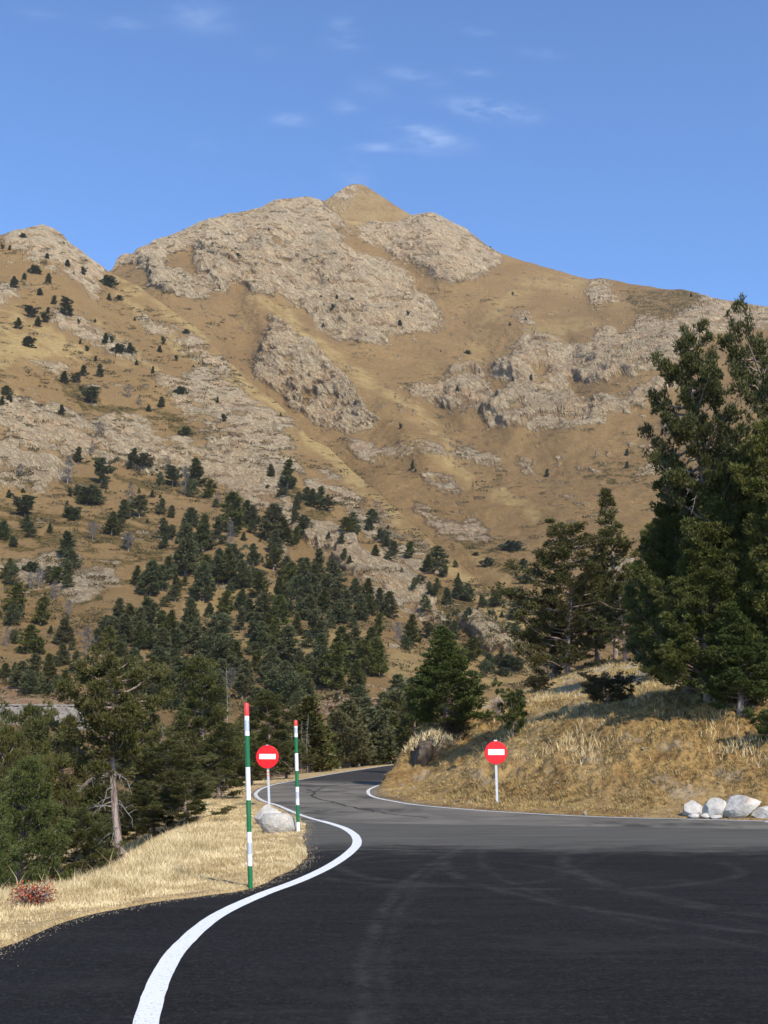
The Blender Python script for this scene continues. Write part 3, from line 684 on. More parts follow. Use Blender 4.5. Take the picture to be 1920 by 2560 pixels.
near_patch([(870, 1700), (930, 1600), (1000, 1590), (1250, 1620), (1659, 1600), (1659, 1750), (1100, 1740), (900, 1720)], .35, .26)
straw = np.where(bankm, sstep(fbm(P / 6 + 2, 3), -.1, .35) * .5, .85)
me = mesh('ground', P.reshape(-1, 3), gridfaces(*GX.shape)[:, ::-1], True, {'rock': rock.ravel(), 'straw': straw.ravel()}, [M['near']])
props(obj('ground', me), kind='structure')

from mathutils.geometry import tessellate_polygon
def sheet(name, poly, z, mat, skirt=.0):
    tr = tessellate_polygon([[Vector((a, b, 0)) for a, b in poly]])
    n = len(poly); V = np.c_[poly, np.full(n, z)]
    A = np.array(tr, np.int32)
    a, b, c = V[A[:, 0]], V[A[:, 1]], V[A[:, 2]]
    up = np.cross(b - a, c - a)[:, 2]; A[up < 0] = A[up < 0][:, ::-1]
    F_ = [A]
    if skirt:
        V = np.vstack([V, np.c_[poly, np.full(n, z - skirt)]])
        i = np.arange(n); j = (i + 1) % n
        F_.append(np.stack([i, j, j + n, i + n], -1))
    return mesh(name, V, F_, False, None, [mat])
props(obj('road', sheet('road', ASP, 0.0, M['asphalt'], .09)), kind='structure')
def ribbon(name, line, w, mat, z, gaps=None):
    a, b = offset(line, w / 2), offset(line, -w / 2)
    w2 = fbm(np.c_[line * 3, line[:, :1] * 0], 3)[:, None] * .008
    V = np.stack([np.c_[a + w2, np.full(len(a), z)], np.c_[b + w2, np.full(len(a), z)]], 1).reshape(-1, 3)
    i = np.arange(len(line) - 1) * 2
    f = np.stack([i, i + 1, i + 3, i + 2], -1)
    if gaps is not None: f = f[gaps]
    n = np.cross(V[f[0, 1]] - V[f[0, 0]], V[f[0, 2]] - V[f[0, 0]])
    if n[2] < 0: f = f[:, ::-1]
    return mesh(name, V, f, False, None, [mat])
dl_ = smooth_line(lineL, 40)
dr_ = smooth_line(lineR, 40)
km = int(np.argmin(np.hypot(*(dl_ - flat([(690, 1773)])[0]).T)))
props(obj('road_marking', ribbon('road_marking', dl_[:km], .165, M['paint'], .004)), kind='structure')
props(obj('road_marking', ribbon('road_marking', dl_[km:], .125, M['oldpaint'], .004)), kind='structure')
props(obj('road_marking', ribbon('road_marking', dr_, .12, M['oldpaint'], .004)), kind='structure')

def C6f(pts):
    return [((560 + a / 3.318) * .8641, (1700 + b / 3.318) * .8641) for a, b in pts]
for k_, cr_ in enumerate(([(690, 905), (750, 930), (735, 958), (780, 985), (900, 1012), (1050, 1050), (1250, 1090), (1450, 1118), (1700, 1145)], [(760, 925), (830, 890), (950, 868), (1100, 850)], [(640, 1178), (900, 1183), (1200, 1180), (1659, 1172)])):
    L_ = smooth_line(flat(C6f(cr_)), 30); L_ = L_ + np.stack([fbm(np.c_[L_ * 1.6, L_[:, :1] * 0], 4), fbm(np.c_[L_ * 1.6 + 9, L_[:, :1] * 0], 4)], 1) * .22
    props(obj('road_crack', ribbon('road_crack', L_, (.07, .05, .035)[k_], M['tar'], .0035)), kind='structure')
# ------------------------------------------------------------------ grass
def blades(pos, h, w, lean, rng, downhill=None, segs=2):
    n = len(pos)
    a = rng.uniform(0, 2 * math.pi, n); 
    side = np.stack([np.cos(a), np.sin(a), 0 * a], -1)
    # keep the flat of each blade roughly random; lean in a random direction
    b = rng.uniform(0, 2 * math.pi, n); ln = rng.uniform(.2, 1, n) * lean
    L = np.stack([np.cos(b) * ln, np.sin(b) * ln, np.ones(n)], -1)
    if downhill is not None: L = L + downhill
    L /= np.linalg.norm(L, axis=1)[:, None]
    p0 = pos - side * w[:, None] / 2; p1 = pos + side * w[:, None] / 2
    mid = pos + L * h[:, None] * .55
    L2 = L * [1.7, 1.7, .75]; L2 /= np.linalg.norm(L2, axis=1)[:, None]
    tip = mid + L2 * h[:, None] * .5
    m0 = mid - side * w[:, None] * .36; m1 = mid + side * w[:, None] * .36
    V = np.stack([p0, p1, m1, m0, tip], 1).reshape(-1, 3)
    i = np.arange(n)[:, None] * 5
    return V, (i + [0, 1, 2, 3]), (i + [3, 2, 4])
def grass_obj(name, pos, h, w, lean, mat, tint, rng, downhill=None, label=None):
    V, q, t = blades(pos, h, w, lean, rng, downhill)
    me = mesh(name, V, [q, t], False, {'tint': np.repeat(tint, 5)}, [mat])
    o = obj(name, me); props(o, label, 'grass', None, 'stuff'); return o
rng = np.random.default_rng(11)
# straw on the left verge
n = 900000
d = np.exp(rng.uniform(np.log(8), np.log(62), n)); a = np.radians(rng.uniform(-24, 3, n))
x, y = d * np.sin(a), d * np.cos(a)
ok = ~inpoly(x, y, ASP) & ~inpoly(x, y, BANK); x, y = x[ok], y[ok]
dl = segdist(x, y, EL[::2])
cl = fbm(np.stack([x, y, x * 0], -1) / .9, 3)
keep = (dl > .02) & (dl < 5.5) & (rng.random(len(x)) < np.clip(.40 + 1.6 * cl + .5 * sstep(dl, .4, 1.6), .06, 1))
x, y, dl, cl = x[keep], y[keep], dl[keep], cl[keep]
z = ground(x, y); dist = np.hypot(x, y)
h = (.035 + .12 * sstep(dl, .3, 2.4) + .06 * np.clip(cl * 2, 0, 1)) * rng.uniform(.5, 1.35, len(x)) * (1 - .35 * sstep(y, 20, 30))
tall = rng.random(len(x)) < .012 * sstep(dl, .6, 2); h = np.where(tall, h * 2.1, h)
grass_obj('dry_grass', np.stack([x, y, z - .01], -1), h, .0026 + .00028 * dist, .75, M['straw'], np.clip(rng.normal(.5, .28, len(x)) + fbm(np.stack([x, y, x * 0], -1) / .7 + 5, 3) * 1.7 - .05, 0, 1), rng, label='pale straw grass covering the verge left of the asphalt')
# tussocks on the right bank: clumps of arching blades
nt = 40000
d = np.exp(rng.uniform(np.log(26), np.log(75), nt)); a = np.radians(rng.uniform(-3, 23, nt))
x, y = d * np.sin(a), d * np.cos(a)
ok = inpoly(x, y, BANK); x, y = x[ok], y[ok]
df = segdist(x, y, ER[::2])
cl = fbm(np.stack([x, y, x * 0], -1) / 1.6, 3)
keep = (df > .12) & (rng.random(len(x)) < np.clip(.42 + 2.0 * cl, .04, 1)); x, y, df, cl = x[keep], y[keep], df[keep], cl[keep]
z = ground(x, y)
nb = 18
cx = np.repeat(x, nb); cy = np.repeat(y, nb); cz = np.repeat(z, nb); cdf = np.repeat(df, nb); ccl = np.repeat(cl, nb)
sz = np.repeat(rng.uniform(.6, 1.3, len(x)), nb)
upz = sstep(cdf, 6, 9) + sstep(fbm(np.stack([cx, cy, cx * 0], -1) / 5 + 8, 2), .1, .3) * .5
h = (.10 + .09 * upz) * sz * rng.uniform(.6, 1.2, len(cx)) * sstep(cdf, -.2, .9)
off = rng.normal(0, .07, (len(cx), 2)) * sz[:, None]
eps = .4
gx = (ground(x + eps, y) - ground(x - eps, y)) / (2 * eps); gy = (ground(x, y + eps) - ground(x, y - eps)) / (2 * eps)
dh = np.repeat(np.stack([-gx, -gy, gx * 0], -1).clip(-1, 1), nb, 0) * .6
dh[:, :2] += off * 5
ti = np.repeat(np.clip(rng.normal(.45, .22, len(x)) , 0, 1), nb) * .65 + rng.uniform(0, .35, len(cx)) + .22 * upz - .05 + .7 * fbm(np.stack([cx, cy, cx * 0], -1) / 3.5 + 18, 3)
grass_obj('tussock_grass', np.stack([cx + off[:, 0], cy + off[:, 1], cz - .02], -1), h, .008 + .00028 * np.hypot(cx, cy), .6, M['tuft'], np.clip(ti, 0, 1), rng, dh, 'golden brown tussock grass covering the bank right of the road')
# pale feathery grass on the brow of the bank
n = 60000
d = np.exp(rng.uniform(np.log(32), np.log(75), n)); a = np.radians(rng.uniform(-1, 21, n))
x, y = d * np.sin(a), d * np.cos(a)
ok = inpoly(x, y, BANK); x, y = x[ok], y[ok]
df = segdist(x, y, ER[::2]); cl = fbm(np.stack([x, y, x * 0], -1) / 2.2 + 30, 3)
keep = (df > 3.2) & (rng.random(len(x)) < np.clip((cl + .02) * 3, .03, 1)); x, y, cl = x[keep], y[keep], cl[keep]
h = rng.uniform(.14, .38, len(x)) * (.7 + cl)
grass_obj('pale_grass', np.stack([x, y, ground(x, y) - .02], -1), h, np.full(len(x), .016), .5, M['straw'], np.clip(rng.normal(.5, .25, len(x)), 0, 1), rng, label='pale feathery grass on the brow of the bank')

# crumbs of stone and soil along the asphalt edges and on the cut bank
def crumbs(x, y, size, seed, name, label):
    r = np.random.default_rng(seed); n = len(x); z = ground(x, y); z = np.where(inpoly(x, y, ASP), 0, z)
    T = np.array([[1, 0, -.4], [-.5, .87, -.4], [-.5, -.87, -.4], [0, 0, .8], [.6, .5, .3]])
    F_ = np.array([[0, 1, 4], [1, 3, 4], [3, 0, 4], [1, 2, 3], [2, 0, 3], [0, 2, 1]])
    a = r.uniform(0, 6.28, n); c, s_ = np.cos(a), np.sin(a)
    sc = size[:, None, None] * r.uniform(.5, 1.2, (n, 1, 3))
    V = T[None] * sc + r.normal(0, .12, (n, 5, 3)) * size[:, None, None]
    V = np.stack([V[..., 0] * c[:, None] - V[..., 1] * s_[:, None], V[..., 0] * s_[:, None] + V[..., 1] * c[:, None], V[..., 2]], -1)
    V = V + np.stack([x, y, z + size * .25], -1)[:, None]
    f = (np.arange(n)[:, None, None] * 5 + F_[None]).reshape(-1, 3)
    props(obj(name, mesh(name, V.reshape(-1, 3), f, False, None, [M['gravel']])), label, 'gravel', None, 'stuff')
i_ = rng.integers(0, len(EL), 9000); e_ = EL[i_] + rng.normal(0, .10, (9000, 2)); ok = (e_[:, 1] > 6) & (e_[:, 1] < 60)
j_ = rng.integers(0, len(ER), 7000); e2 = ER[j_] + rng.normal(0, .22, (7000, 2)); ok2 = (e2[:, 1] > 20) & (e2[:, 1] < 60)
xx = np.concatenate([e_[ok, 0], e2[ok2, 0]]); yy_ = np.concatenate([e_[ok, 1], e2[ok2, 1]])
crumbs(xx, yy_, rng.uniform(.002, .0075, len(xx)) * (1 + .03 * yy_), 5, 'gravel', 'fine gravel and soil crumbs along both asphalt edges')
n = 5200; d = np.exp(rng.uniform(np.log(26), np.log(60), n)); a = np.radians(rng.uniform(-2, 20, n)); x, y = d * np.sin(a), d * np.cos(a)
ok = inpoly(x, y, BANK); x, y = x[ok], y[ok]; df = segdist(x, y, ER[::2]); ok = (rng.random(len(x)) < np.where(df < 6.5, .8, .12)); x, y = x[ok], y[ok]
crumbs(x, y, rng.gamma(1.6, .014, len(x)) + .008, 6, 'bank_rubble', 'small stones and earth clods showing between the tussocks of the bank')
# ------------------------------------------------------------------ stones
import bmesh
def stone_mesh(name, size, seed, mat, cuts=9, sub=5, keepcuts=()):
    r = np.random.default_rng(seed)
    bm = bmesh.new(); bmesh.ops.create_icosphere(bm, subdivisions=sub, radius=1)
    V = np.array([v.co[:] for v in bm.verts]); Fc = np.array([[v.index for v in f.verts] for f in bm.faces]); bm.free()
    planes = [(np.array(k[:3], float), k[3]) for k in keepcuts]
    for _ in range(cuts):
        q = r.normal(size=3); q[2] = abs(q[2]) * .8; planes.append((q, r.uniform(.55, .85)))
    for q, dd in planes:
        q = q / np.linalg.norm(q); s_ = V @ q
        V = V - np.maximum(0, s_ - dd)[:, None] * q * .97
    V = V + V / np.linalg.norm(V, axis=1)[:, None] * (fbm(V * 1.7 + seed, 4) * .07 + fbm(V * 7 + seed, 3) * .02)[:, None]
    V = V * size
    return mesh(name, V, Fc, False, None, [mat])
def boulder(X0, X1, Y0, Y1, seed, label, group, depth=None, cuts=9, rot=0, sink=.12, tilt=0, keepcuts=(), at=None):
    """a boulder filling photo box X0..X1, Y0 (top)..Y1 (foot)"""
    p = hit((X0 + X1) / 2, Y1) if at is None else at
    D = math.hypot(p[0], p[1]); mpp = .4 * D / F
    w = (X1 - X0) * mpp; hh = (Y1 - Y0) * mpp
    dp = depth or w * .7
    me = stone_mesh('boulder', np.array([w / 2 * 1.12, dp / 2 * 1.1, hh * .58]), seed, M['boulder'], cuts, keepcuts=keepcuts)
    dr = np.array([p[0], p[1]]) / D
    o = obj('boulder', me, None, (p[0] + dr[0] * dp * .42, p[1] + dr[1] * dp * .42, p[2] + hh * .50 - sink * hh))
    o.rotation_euler = (0, tilt, rot)
    props(o, label, 'boulder', group)
    return o
gl = 'boulders on the verge behind the snow poles'
boulder(640, 712, 2012, 2062, 21, 'rounded grey boulder beneath the left no entry sign, behind the larger boulder', gl, .55)
boulder(656, 742, 2022, 2082, 25, 'largest pale boulder with a pinkish foot, left of the short snow pole', gl, .5, rot=.3, cuts=7)
gr = 'boulders at the foot of the right bank'
boulder(1706, 1758, 2003, 2043, 31, 'small grey boulder at the left end of the roadside row', gr, .6, cuts=8)
boulder(1754, 1818, 1998, 2045, 36, 'greyish squat boulder wedged between the small grey boulder and the big pale slab', gr, .7, cuts=9)
boulder(1804, 1904, 1980, 2047, 43, 'big pale leaning slab of rock with a brown stain and overhanging right side', gr, .8, cuts=5, keepcuts=((.75, -.1, -.6, .45), (-.35, 0, 1, .62), (.5, 0, 1, .6), (-.85, 0, .5, .6)))
boulder(1886, 1960, 2019, 2048, 51, 'low blue grey boulder at the right end of the roadside row', gr, .6, cuts=8)
for k, (X, Y, s) in enumerate(((1735, 2044, 10), (1765, 2046, 9), (1790, 2047, 12))):
    p = hit(X, Y); o = obj('stone', stone_mesh('stone', np.array([.16, .13, .08]) * (.7 + .08 * s / 2 * .5), 60 + k, M['boulder'], 6, 3), None, p + np.array([0, 0, .03]))
    props(o, ('small cream stone in front of the small grey boulder', 'tiny pale stone in front of the greyish squat boulder', 'pale pebble sized stone at the left foot of the big slab')[k], 'stone', 'loose stones on the road edge')
# the dark cut face at the left end of the bank
def outcrop(X0, X1, Y0, Y1, D, seed, name, label, mat, depth, keepcuts=(), cuts=8, rot=0):
    a = unproj((X0 + X1) / 2, Y1, D); b = unproj((X0 + X1) / 2, Y0, D)
    hh = b[2] - a[2]; w = (X1 - X0) * .4 * D / F
    me = stone_mesh(name, np.array([w / 2, depth / 2, hh / 2]) * 1.12, seed, mat, cuts, keepcuts=keepcuts)
    o = obj(name, me, None, (a + b) / 2 + np.array([0, depth * .3, 0])); o.rotation_euler = (0, .45, rot)
    props(o, label, 'rock'); return o
# ------------------------------------------------------------------ pines
def norm(a): return a / (np.linalg.norm(a, axis=-1, keepdims=True) + 1e-9)
def prof_cone(t): return (1 - t) ** .75 * .92 + .08
def prof_round(t): return np.clip(1.25 * np.sqrt(np.clip(1 - ((t - .32) / .70) ** 2, 0, 1)) * (1 - .25 * t), .12, 1.1)
def prof_sharp(t): return (1 - t) * .97 + .05
def prof_dome(t): return np.sqrt(np.clip(1 - t ** 2, 0, 1)) + .05
def prof_col(t): return np.clip((1 - t) ** .55, .1, 1) * (.75 + .25 * sstep(t, 0, .2))
def prof_top(t): return np.clip(.55 + .6 * np.sin(math.pi * np.clip(t, 0, 1) ** .8), .2, 1.1) * (1 - .55 * t ** 3)
def pine_parts(seed, Hh=8., R=2., cb=.1, prof=prof_cone, nbr=60, ncl=9, ntuft=14, tl=.16, tw=.035, k=5, up=(.15, .35), irr=.25, rc=.22, tr=.13, bend=.25, twigs=True, dead=0, lean=(0, 0), inner=.3, tint=.5):
    r = np.random.default_rng(seed)
    wood = MB()
    zz = np.linspace(-.6, Hh * .96, 14)
    tt = np.clip(zz / Hh, 0, 1)
    bx = bend * np.sin(tt * 3.1 + r.uniform(0, 6)) * tt + lean[0] * (1 - (1 - tt) ** 2) * Hh
    by = bend * np.cos(tt * 2.6 + r.uniform(0, 6)) * tt + lean[1] * (1 - (1 - tt) ** 2) * Hh
    TP = np.stack([bx, by, zz], -1)
    rad = tr * (1 - tt) ** .8 * (1 + .5 * np.exp(-zz.clip(0) * 3)) + .012
    wood.tube(TP, rad, 8, r.uniform(0, 1))
    def trunk(h): return np.array([np.interp(h * Hh, zz, bx), np.interp(h * Hh, zz, by), h * Hh])
    C, CD, CR = [], [], []
    ph = r.uniform(0, 6, 4)
    for i in range(nbr):
        t = (i + r.uniform(0, 1)) / nbr
        t = t ** .9
        h = cb + (1 - cb) * t * .97
        azm = i * 2.39996 + r.uniform(-.35, .35)
        sect = 1 + irr * (np.sin(azm * 2 + ph[0] + t * 5) + .7 * np.sin(azm * 3 + ph[1] - t * 9)) * .6
        L = R * float(prof(t)) * r.uniform(1 - irr * .9, 1 + irr * .35) * max(.25, sect)
        if irr > .45 and r.random() < .22: L *= .35
        out = np.array([math.cos(azm), math.sin(azm), 0])
        u0 = (up[0] + r.uniform(-.1, .15)) * min(1, h / .35 + .0) - .22 * max(0, 1 - h / .2) * (cb < .12); u1 = up[1] + r.uniform(-.1, .2)
        s = np.linspace(0, 1, 6)[:, None]
        curve = trunk(h) + out * L * s + np.array([0, 0, 1]) * L * (u0 * s + u1 * s ** 2) + np.cumsum(r.normal(0, .035 * L, (6, 3)), 0) * (s > 0)
        wood.tube(curve, np.linspace(.022 + .014 * L, .007, 6) * (tr / .13) ** .5, 4, r.uniform(0, 1), caps=False)
        m = max(2, int(round(ncl * (L / R) ** 1.2)))
        sc = np.clip(inner + (1 - inner) * r.random(m) ** .6, 0, 1)
        sc[0] = 1
        sidev = np.cross(out, [0, 0, 1])
        q = np.stack([np.interp(sc, s[:, 0], curve[:, c]) for c in range(3)], -1)
        lat = r.uniform(-1, 1, m) * L * .42 * (1.15 - sc)
        q = q + sidev * lat[:, None] + r.normal(0, .05 * L + .03, (m, 3)) * [1, 1, .8]
        C.append(q); CD.append(norm(out * .75 + sidev * (lat / (L + .01))[:, None] + np.array([0, 0, .75]))); CR.append(np.full(m, rc) * r.uniform(.7, 1.25, m))
        if twigs:
            for j in range(0, m, 2):
                b0 = np.array([np.interp(max(0, sc[j] - .18), s[:, 0], curve[:, c]) for c in range(3)])
                wood.tube(np.stack([b0, (b0 + q[j]) / 2 + r.normal(0, .02, 3), q[j]]), [.010, .007, .004], 3, r.uniform(0, 1), caps=False)
    top = trunk(.97)
    C.append(top + r.normal(0, .06, (4, 3)) * [1, 1, 2]); CD.append(np.tile([0, 0, 1.], (4, 1))); CR.append(np.full(4, rc * .8))
    C = np.concatenate(C); CD = np.concatenate(CD); CR = np.concatenate(CR)
    nt_ = len(C) * ntuft
    ci = np.repeat(np.arange(len(C)), ntuft)
    off = r.normal(size=(nt_, 3)); off = norm(off) * r.random((nt_, 1)) ** .4
    pos = C[ci] + off * CR[ci][:, None] * [1.1, 1.1, .62]
    td = norm(CD[ci] * .9 + off * .7 + r.normal(0, .25, (nt_, 3)))
    tint_c = np.clip(r.normal(tint, .16, len(C)), 0, 1)[ci]
    ki = np.repeat(np.arange(nt_), k)
    nd = norm(td[ki] + r.normal(0, .42, (nt_ * k, 3)))
    ln = tl * r.uniform(.7, 1.2, nt_ * k)
    sd = norm(np.cross(nd, r.normal(size=(nt_ * k, 3))))
    p = pos[ki]
    V = np.stack([p - sd * tw * .5, p + sd * tw * .5, p + nd * ln[:, None]], 1).reshape(-1, 3)
    ti = np.clip(tint_c[ki] * .7 + .3 * r.random(nt_ * k), 0, 1)
    crown = (V, np.arange(len(V)).reshape(-1, 3), np.repeat(ti, 3))
    deadw = None
    if dead:
        deadw = MB()
        for i in range(dead):
            h = r.uniform(.06, cb + .25) if dead > 6 else r.uniform(cb * .5, cb + .1)
            azm = r.uniform(0, 2 * math.pi); L = R * r.uniform(.35, .9)
            if dead == 18: azm = math.pi + r.normal(0, 1.1); h = r.uniform(.08, cb + .12)
            out = np.array([math.cos(azm), math.sin(azm), 0]); s = np.linspace(0, 1, 7)[:, None]
            cv = trunk(h) + out * L * s + np.array([0, 0, 1]) * L * (.25 * s - .65 * s ** 2) + np.cumsum(r.normal(0, .03 * L, (7, 3)), 0) * (s > 0)
            deadw.tube(cv, np.linspace(.026, .006, 7), 4, r.uniform(0, 1), caps=False)
            for j in (2, 3, 4, 5):
                e = cv[j] + norm(out * .5 + r.normal(0, .6, 3)) * L * r.uniform(.12, .3)
                deadw.tube(np.stack([cv[j], (cv[j] + e) / 2 + r.normal(0, .02, 3), e]), [.011, .008, .004], 3, r.uniform(0, 1), caps=False)
    return wood, crown, deadw
PROTO = {}
def proto(key, leaf, bark, deadmat=None, **kw):
    wood, crown, dw = pine_parts(**kw)
    root = bpy.data.objects.new('pine_tree', None)
    parts = [('trunk', wood.build('trunk', M[bark], True)), ('twigs' if leaf == 'greytwig' else 'crown', mesh('twigs' if leaf == 'greytwig' else 'crown', crown[0], crown[1], False, {'tint': crown[2]}, [M[leaf]]))]
    if dw is not None: parts.append(('dead_limbs', dw.build('dead_limbs', M['dead'], True)))
    PROTO[key] = dict(parts=parts, H=kw.get('Hh', 8.), R=kw.get('R', 2.))
def tree(key, pos, Hh, W, rz, label, cat='pine tree', group=None, name='pine_tree', tilt=(0, 0)):
    """W: crown radius"""
    p = PROTO[key]
    root = empty(name, pos, rz)
    root.rotation_euler = (tilt[0], tilt[1], rz)
    root.scale = (W / p['R'], W / p['R'], Hh / p['H'])
    props(root, label, cat, group)
    for n_, me in p['parts']:
        obj(n_, me, root)
    return root

proto('A', 'olive', 'bark', seed=101, Hh=6.5, R=1.75, cb=.42, prof=prof_top, nbr=60, ncl=14, ntuft=28, tl=.12, tw=0.0336, k=5, up=(.05, .25), irr=.5, rc=.20, tr=.15, bend=.15, dead=18, lean=(-.11, 0), tint=.5)
proto('olive1', 'olive', 'bark', seed=102, Hh=7, R=2.0, cb=.05, prof=prof_col, nbr=80, ncl=15, ntuft=27, tl=.13, tw=0.0360, k=5, irr=.4, rc=.24, tr=.13, dead=10)
proto('olive2', 'olive', 'bark', seed=103, Hh=7, R=2.2, cb=.08, prof=prof_round, nbr=72, ncl=16, ntuft=27, tl=.13, tw=0.0360, k=5, up=(.1, .3), irr=.5, rc=.24, tr=.14, dead=12)
proto('green1', 'green', 'bark', seed=104, Hh=6, R=2.0, cb=.02, prof=prof_col, nbr=90, ncl=18, ntuft=22, tl=.10, tw=0.0264, k=6, up=(.3, .45), irr=.25, rc=.20, tr=.11)
proto('dense1', 'leaf', 'bark', seed=105, Hh=11, R=2.8, cb=.02, prof=prof_col, nbr=130, ncl=22, ntuft=27, tl=.17, tw=0.0504, k=5, up=(.3, .55), irr=.3, rc=.27, tr=.2, inner=.35)
proto('dense2', 'leaf', 'bark', seed=106, Hh=11, R=2.8, cb=.03, prof=prof_cone, nbr=130, ncl=22, ntuft=27, tl=.17, tw=0.0504, k=5, up=(.35, .5), irr=.35, rc=.27, tr=.2, inner=.35)
proto('cone1', 'green', 'bark', seed=107, Hh=5, R=1.45, cb=.07, prof=prof_sharp, nbr=110, ncl=13, ntuft=22, tl=.12, tw=.034, k=6, up=(.30, .30), irr=.12, rc=.17, tr=.09, inner=.2)
proto('open1', 'olive', 'bark', seed=108, Hh=12, R=2.6, cb=.46, prof=prof_top, nbr=74, ncl=16, ntuft=22, tl=.17, tw=.045, k=5, up=(.0, .28), irr=.65, rc=.25, tr=.15, bend=.5, dead=14, inner=.35, tint=.4)
proto('open3', 'olive', 'bark', seed=118, Hh=12, R=2.6, cb=.74, prof=prof_top, nbr=40, ncl=16, ntuft=22, tl=.17, tw=.045, k=5, up=(.0, .28), irr=.6, rc=.25, tr=.14, bend=.8, dead=14, inner=.35, tint=.4)
proto('open2', 'olive', 'bark', seed=109, Hh=9, R=2.2, cb=.03, prof=prof_round, nbr=92, ncl=13, ntuft=20, tl=.16, tw=.045, k=5, up=(.05, .35), irr=.5, rc=.26, tr=.10, bend=.4, dead=6, inner=.3, tint=.45)
proto('thin1', 'olive', 'bark', seed=110, Hh=9, R=1.2, cb=.15, prof=prof_col, nbr=60, ncl=9, ntuft=16, tl=.18, tw=0.0480, k=5, up=(.05, .3), irr=.6, rc=.22, tr=.09, bend=.3, dead=9, inner=.3, tint=.4)
proto('bush', 'green', 'bark', seed=111, Hh=1.5, R=.65, cb=.05, prof=prof_round, nbr=30, ncl=10, ntuft=18, tl=.10, tw=0.0312, k=6, up=(.6, .6), irr=.5, rc=.11, tr=.03, bend=.1, inner=.25)
proto('scrub', 'scrub', 'bark', seed=112, Hh=1.2, R=1.1, cb=.0, prof=prof_dome, nbr=44, ncl=12, ntuft=18, tl=.08, tw=0.0264, k=6, up=(.3, .4), irr=.4, rc=.13, tr=.03, bend=.1, inner=.25)
FARK = dict(twigs=False, k=4, tl=.46, tw=.17, ntuft=11, rc=.42, tr=.12)
proto('f0', 'far', 'fardead', seed=201, Hh=8, R=2.0, cb=.02, prof=prof_cone, nbr=60, ncl=8, irr=.25, **FARK)
proto('f1', 'far', 'fardead', seed=202, Hh=8, R=2.0, cb=.02, prof=prof_col, nbr=60, ncl=8, irr=.35, **FARK)
proto('f2', 'far', 'fardead', seed=203, Hh=8, R=2.4, cb=.03, prof=prof_round, nbr=56, ncl=8, irr=.45, **FARK)
proto('f3', 'far', 'fardead', seed=204, Hh=8, R=2.0, cb=.06, prof=prof_cone, nbr=54, ncl=8, irr=.5, **FARK)
proto('f4', 'olive', 'fardead', seed=206, Hh=8, R=2.0, cb=.05, prof=prof_sharp, nbr=52, ncl=7, irr=.35, **FARK)
proto('f5', 'far', 'fardead', seed=207, Hh=8, R=2.2, cb=.12, prof=prof_top, nbr=44, ncl=8, irr=.6, **FARK)
proto('f6', 'leaf', 'fardead', seed=208, Hh=8, R=2.0, cb=.02, prof=prof_col, nbr=56, ncl=7, irr=.5, lean=(.04, .02), **FARK)
proto('fb', 'far', 'fardead', seed=205, Hh=4, R=2.6, cb=.0, prof=prof_dome, nbr=44, ncl=8, irr=.4, **FARK)
def snag(seed, Hh=8., R=1.3, nbr=46, fine=1.0, mat='fardead'):
    r = np.random.default_rng(seed); wood, br = MB(), MB()
    zz = np.linspace(-.5, Hh, 10); b = np.stack([.1 * np.sin(zz + seed), .1 * np.cos(zz * .8), zz], -1)
    wood.tube(b, np.linspace(.13, .02, 10) * fine, 6)
    for i in range(nbr):
        h = r.uniform(.12, .97); azm = r.uniform(0, 6.3); L = R * (1.05 - h) * r.uniform(.5, 1.1) + .15
        out = np.array([math.cos(azm), math.sin(azm), 0]); s = np.linspace(0, 1, 5)[:, None]
        p0 = np.array([np.interp(h * Hh, zz, b[:, 0]), np.interp(h * Hh, zz, b[:, 1]), h * Hh])
        cv = p0 + out * L * s + np.array([0, 0, 1]) * L * (.25 * s - .35 * s ** 2) + np.cumsum(r.normal(0, .03, (5, 3)), 0) * (s > 0)
        br.tube(cv, np.linspace(.035, .008, 5) * fine, 3, r.uniform(0, 1), caps=False)
        for j in (1, 2, 3, 4):
            e = cv[j] + norm(out + r.normal(0, .8, 3)) * L * .35
            br.tube(np.stack([cv[j], e]), np.array([.02, .008]) * fine, 3, r.uniform(0, 1), caps=False)
    return wood, br
proto('d0', 'greytwig', 'fardead', seed=211, Hh=8, R=1.9, cb=.08, prof=prof_cone, nbr=40, ncl=5, irr=.5, twigs=False, k=4, tl=.55, tw=.06, ntuft=5, rc=.42, tr=.15)
proto('d1', 'greytwig', 'fardead', seed=212, Hh=8, R=2.2, cb=.15, prof=prof_round, nbr=40, ncl=5, irr=.5, twigs=False, k=4, tl=.55, tw=.06, ntuft=6, rc=.42, tr=.15)
for key, sd, f_, nb, mt in (('dn', 3, .55, 60, 'dead'),):
    w_, b_ = snag(sd, nbr=nb, fine=f_, mat=mt)
    PROTO[key] = dict(parts=[('trunk', w_.build('trunk', M[mt], True)), ('branches', b_.build('branches', M[mt], True))], H=8., R=1.3)
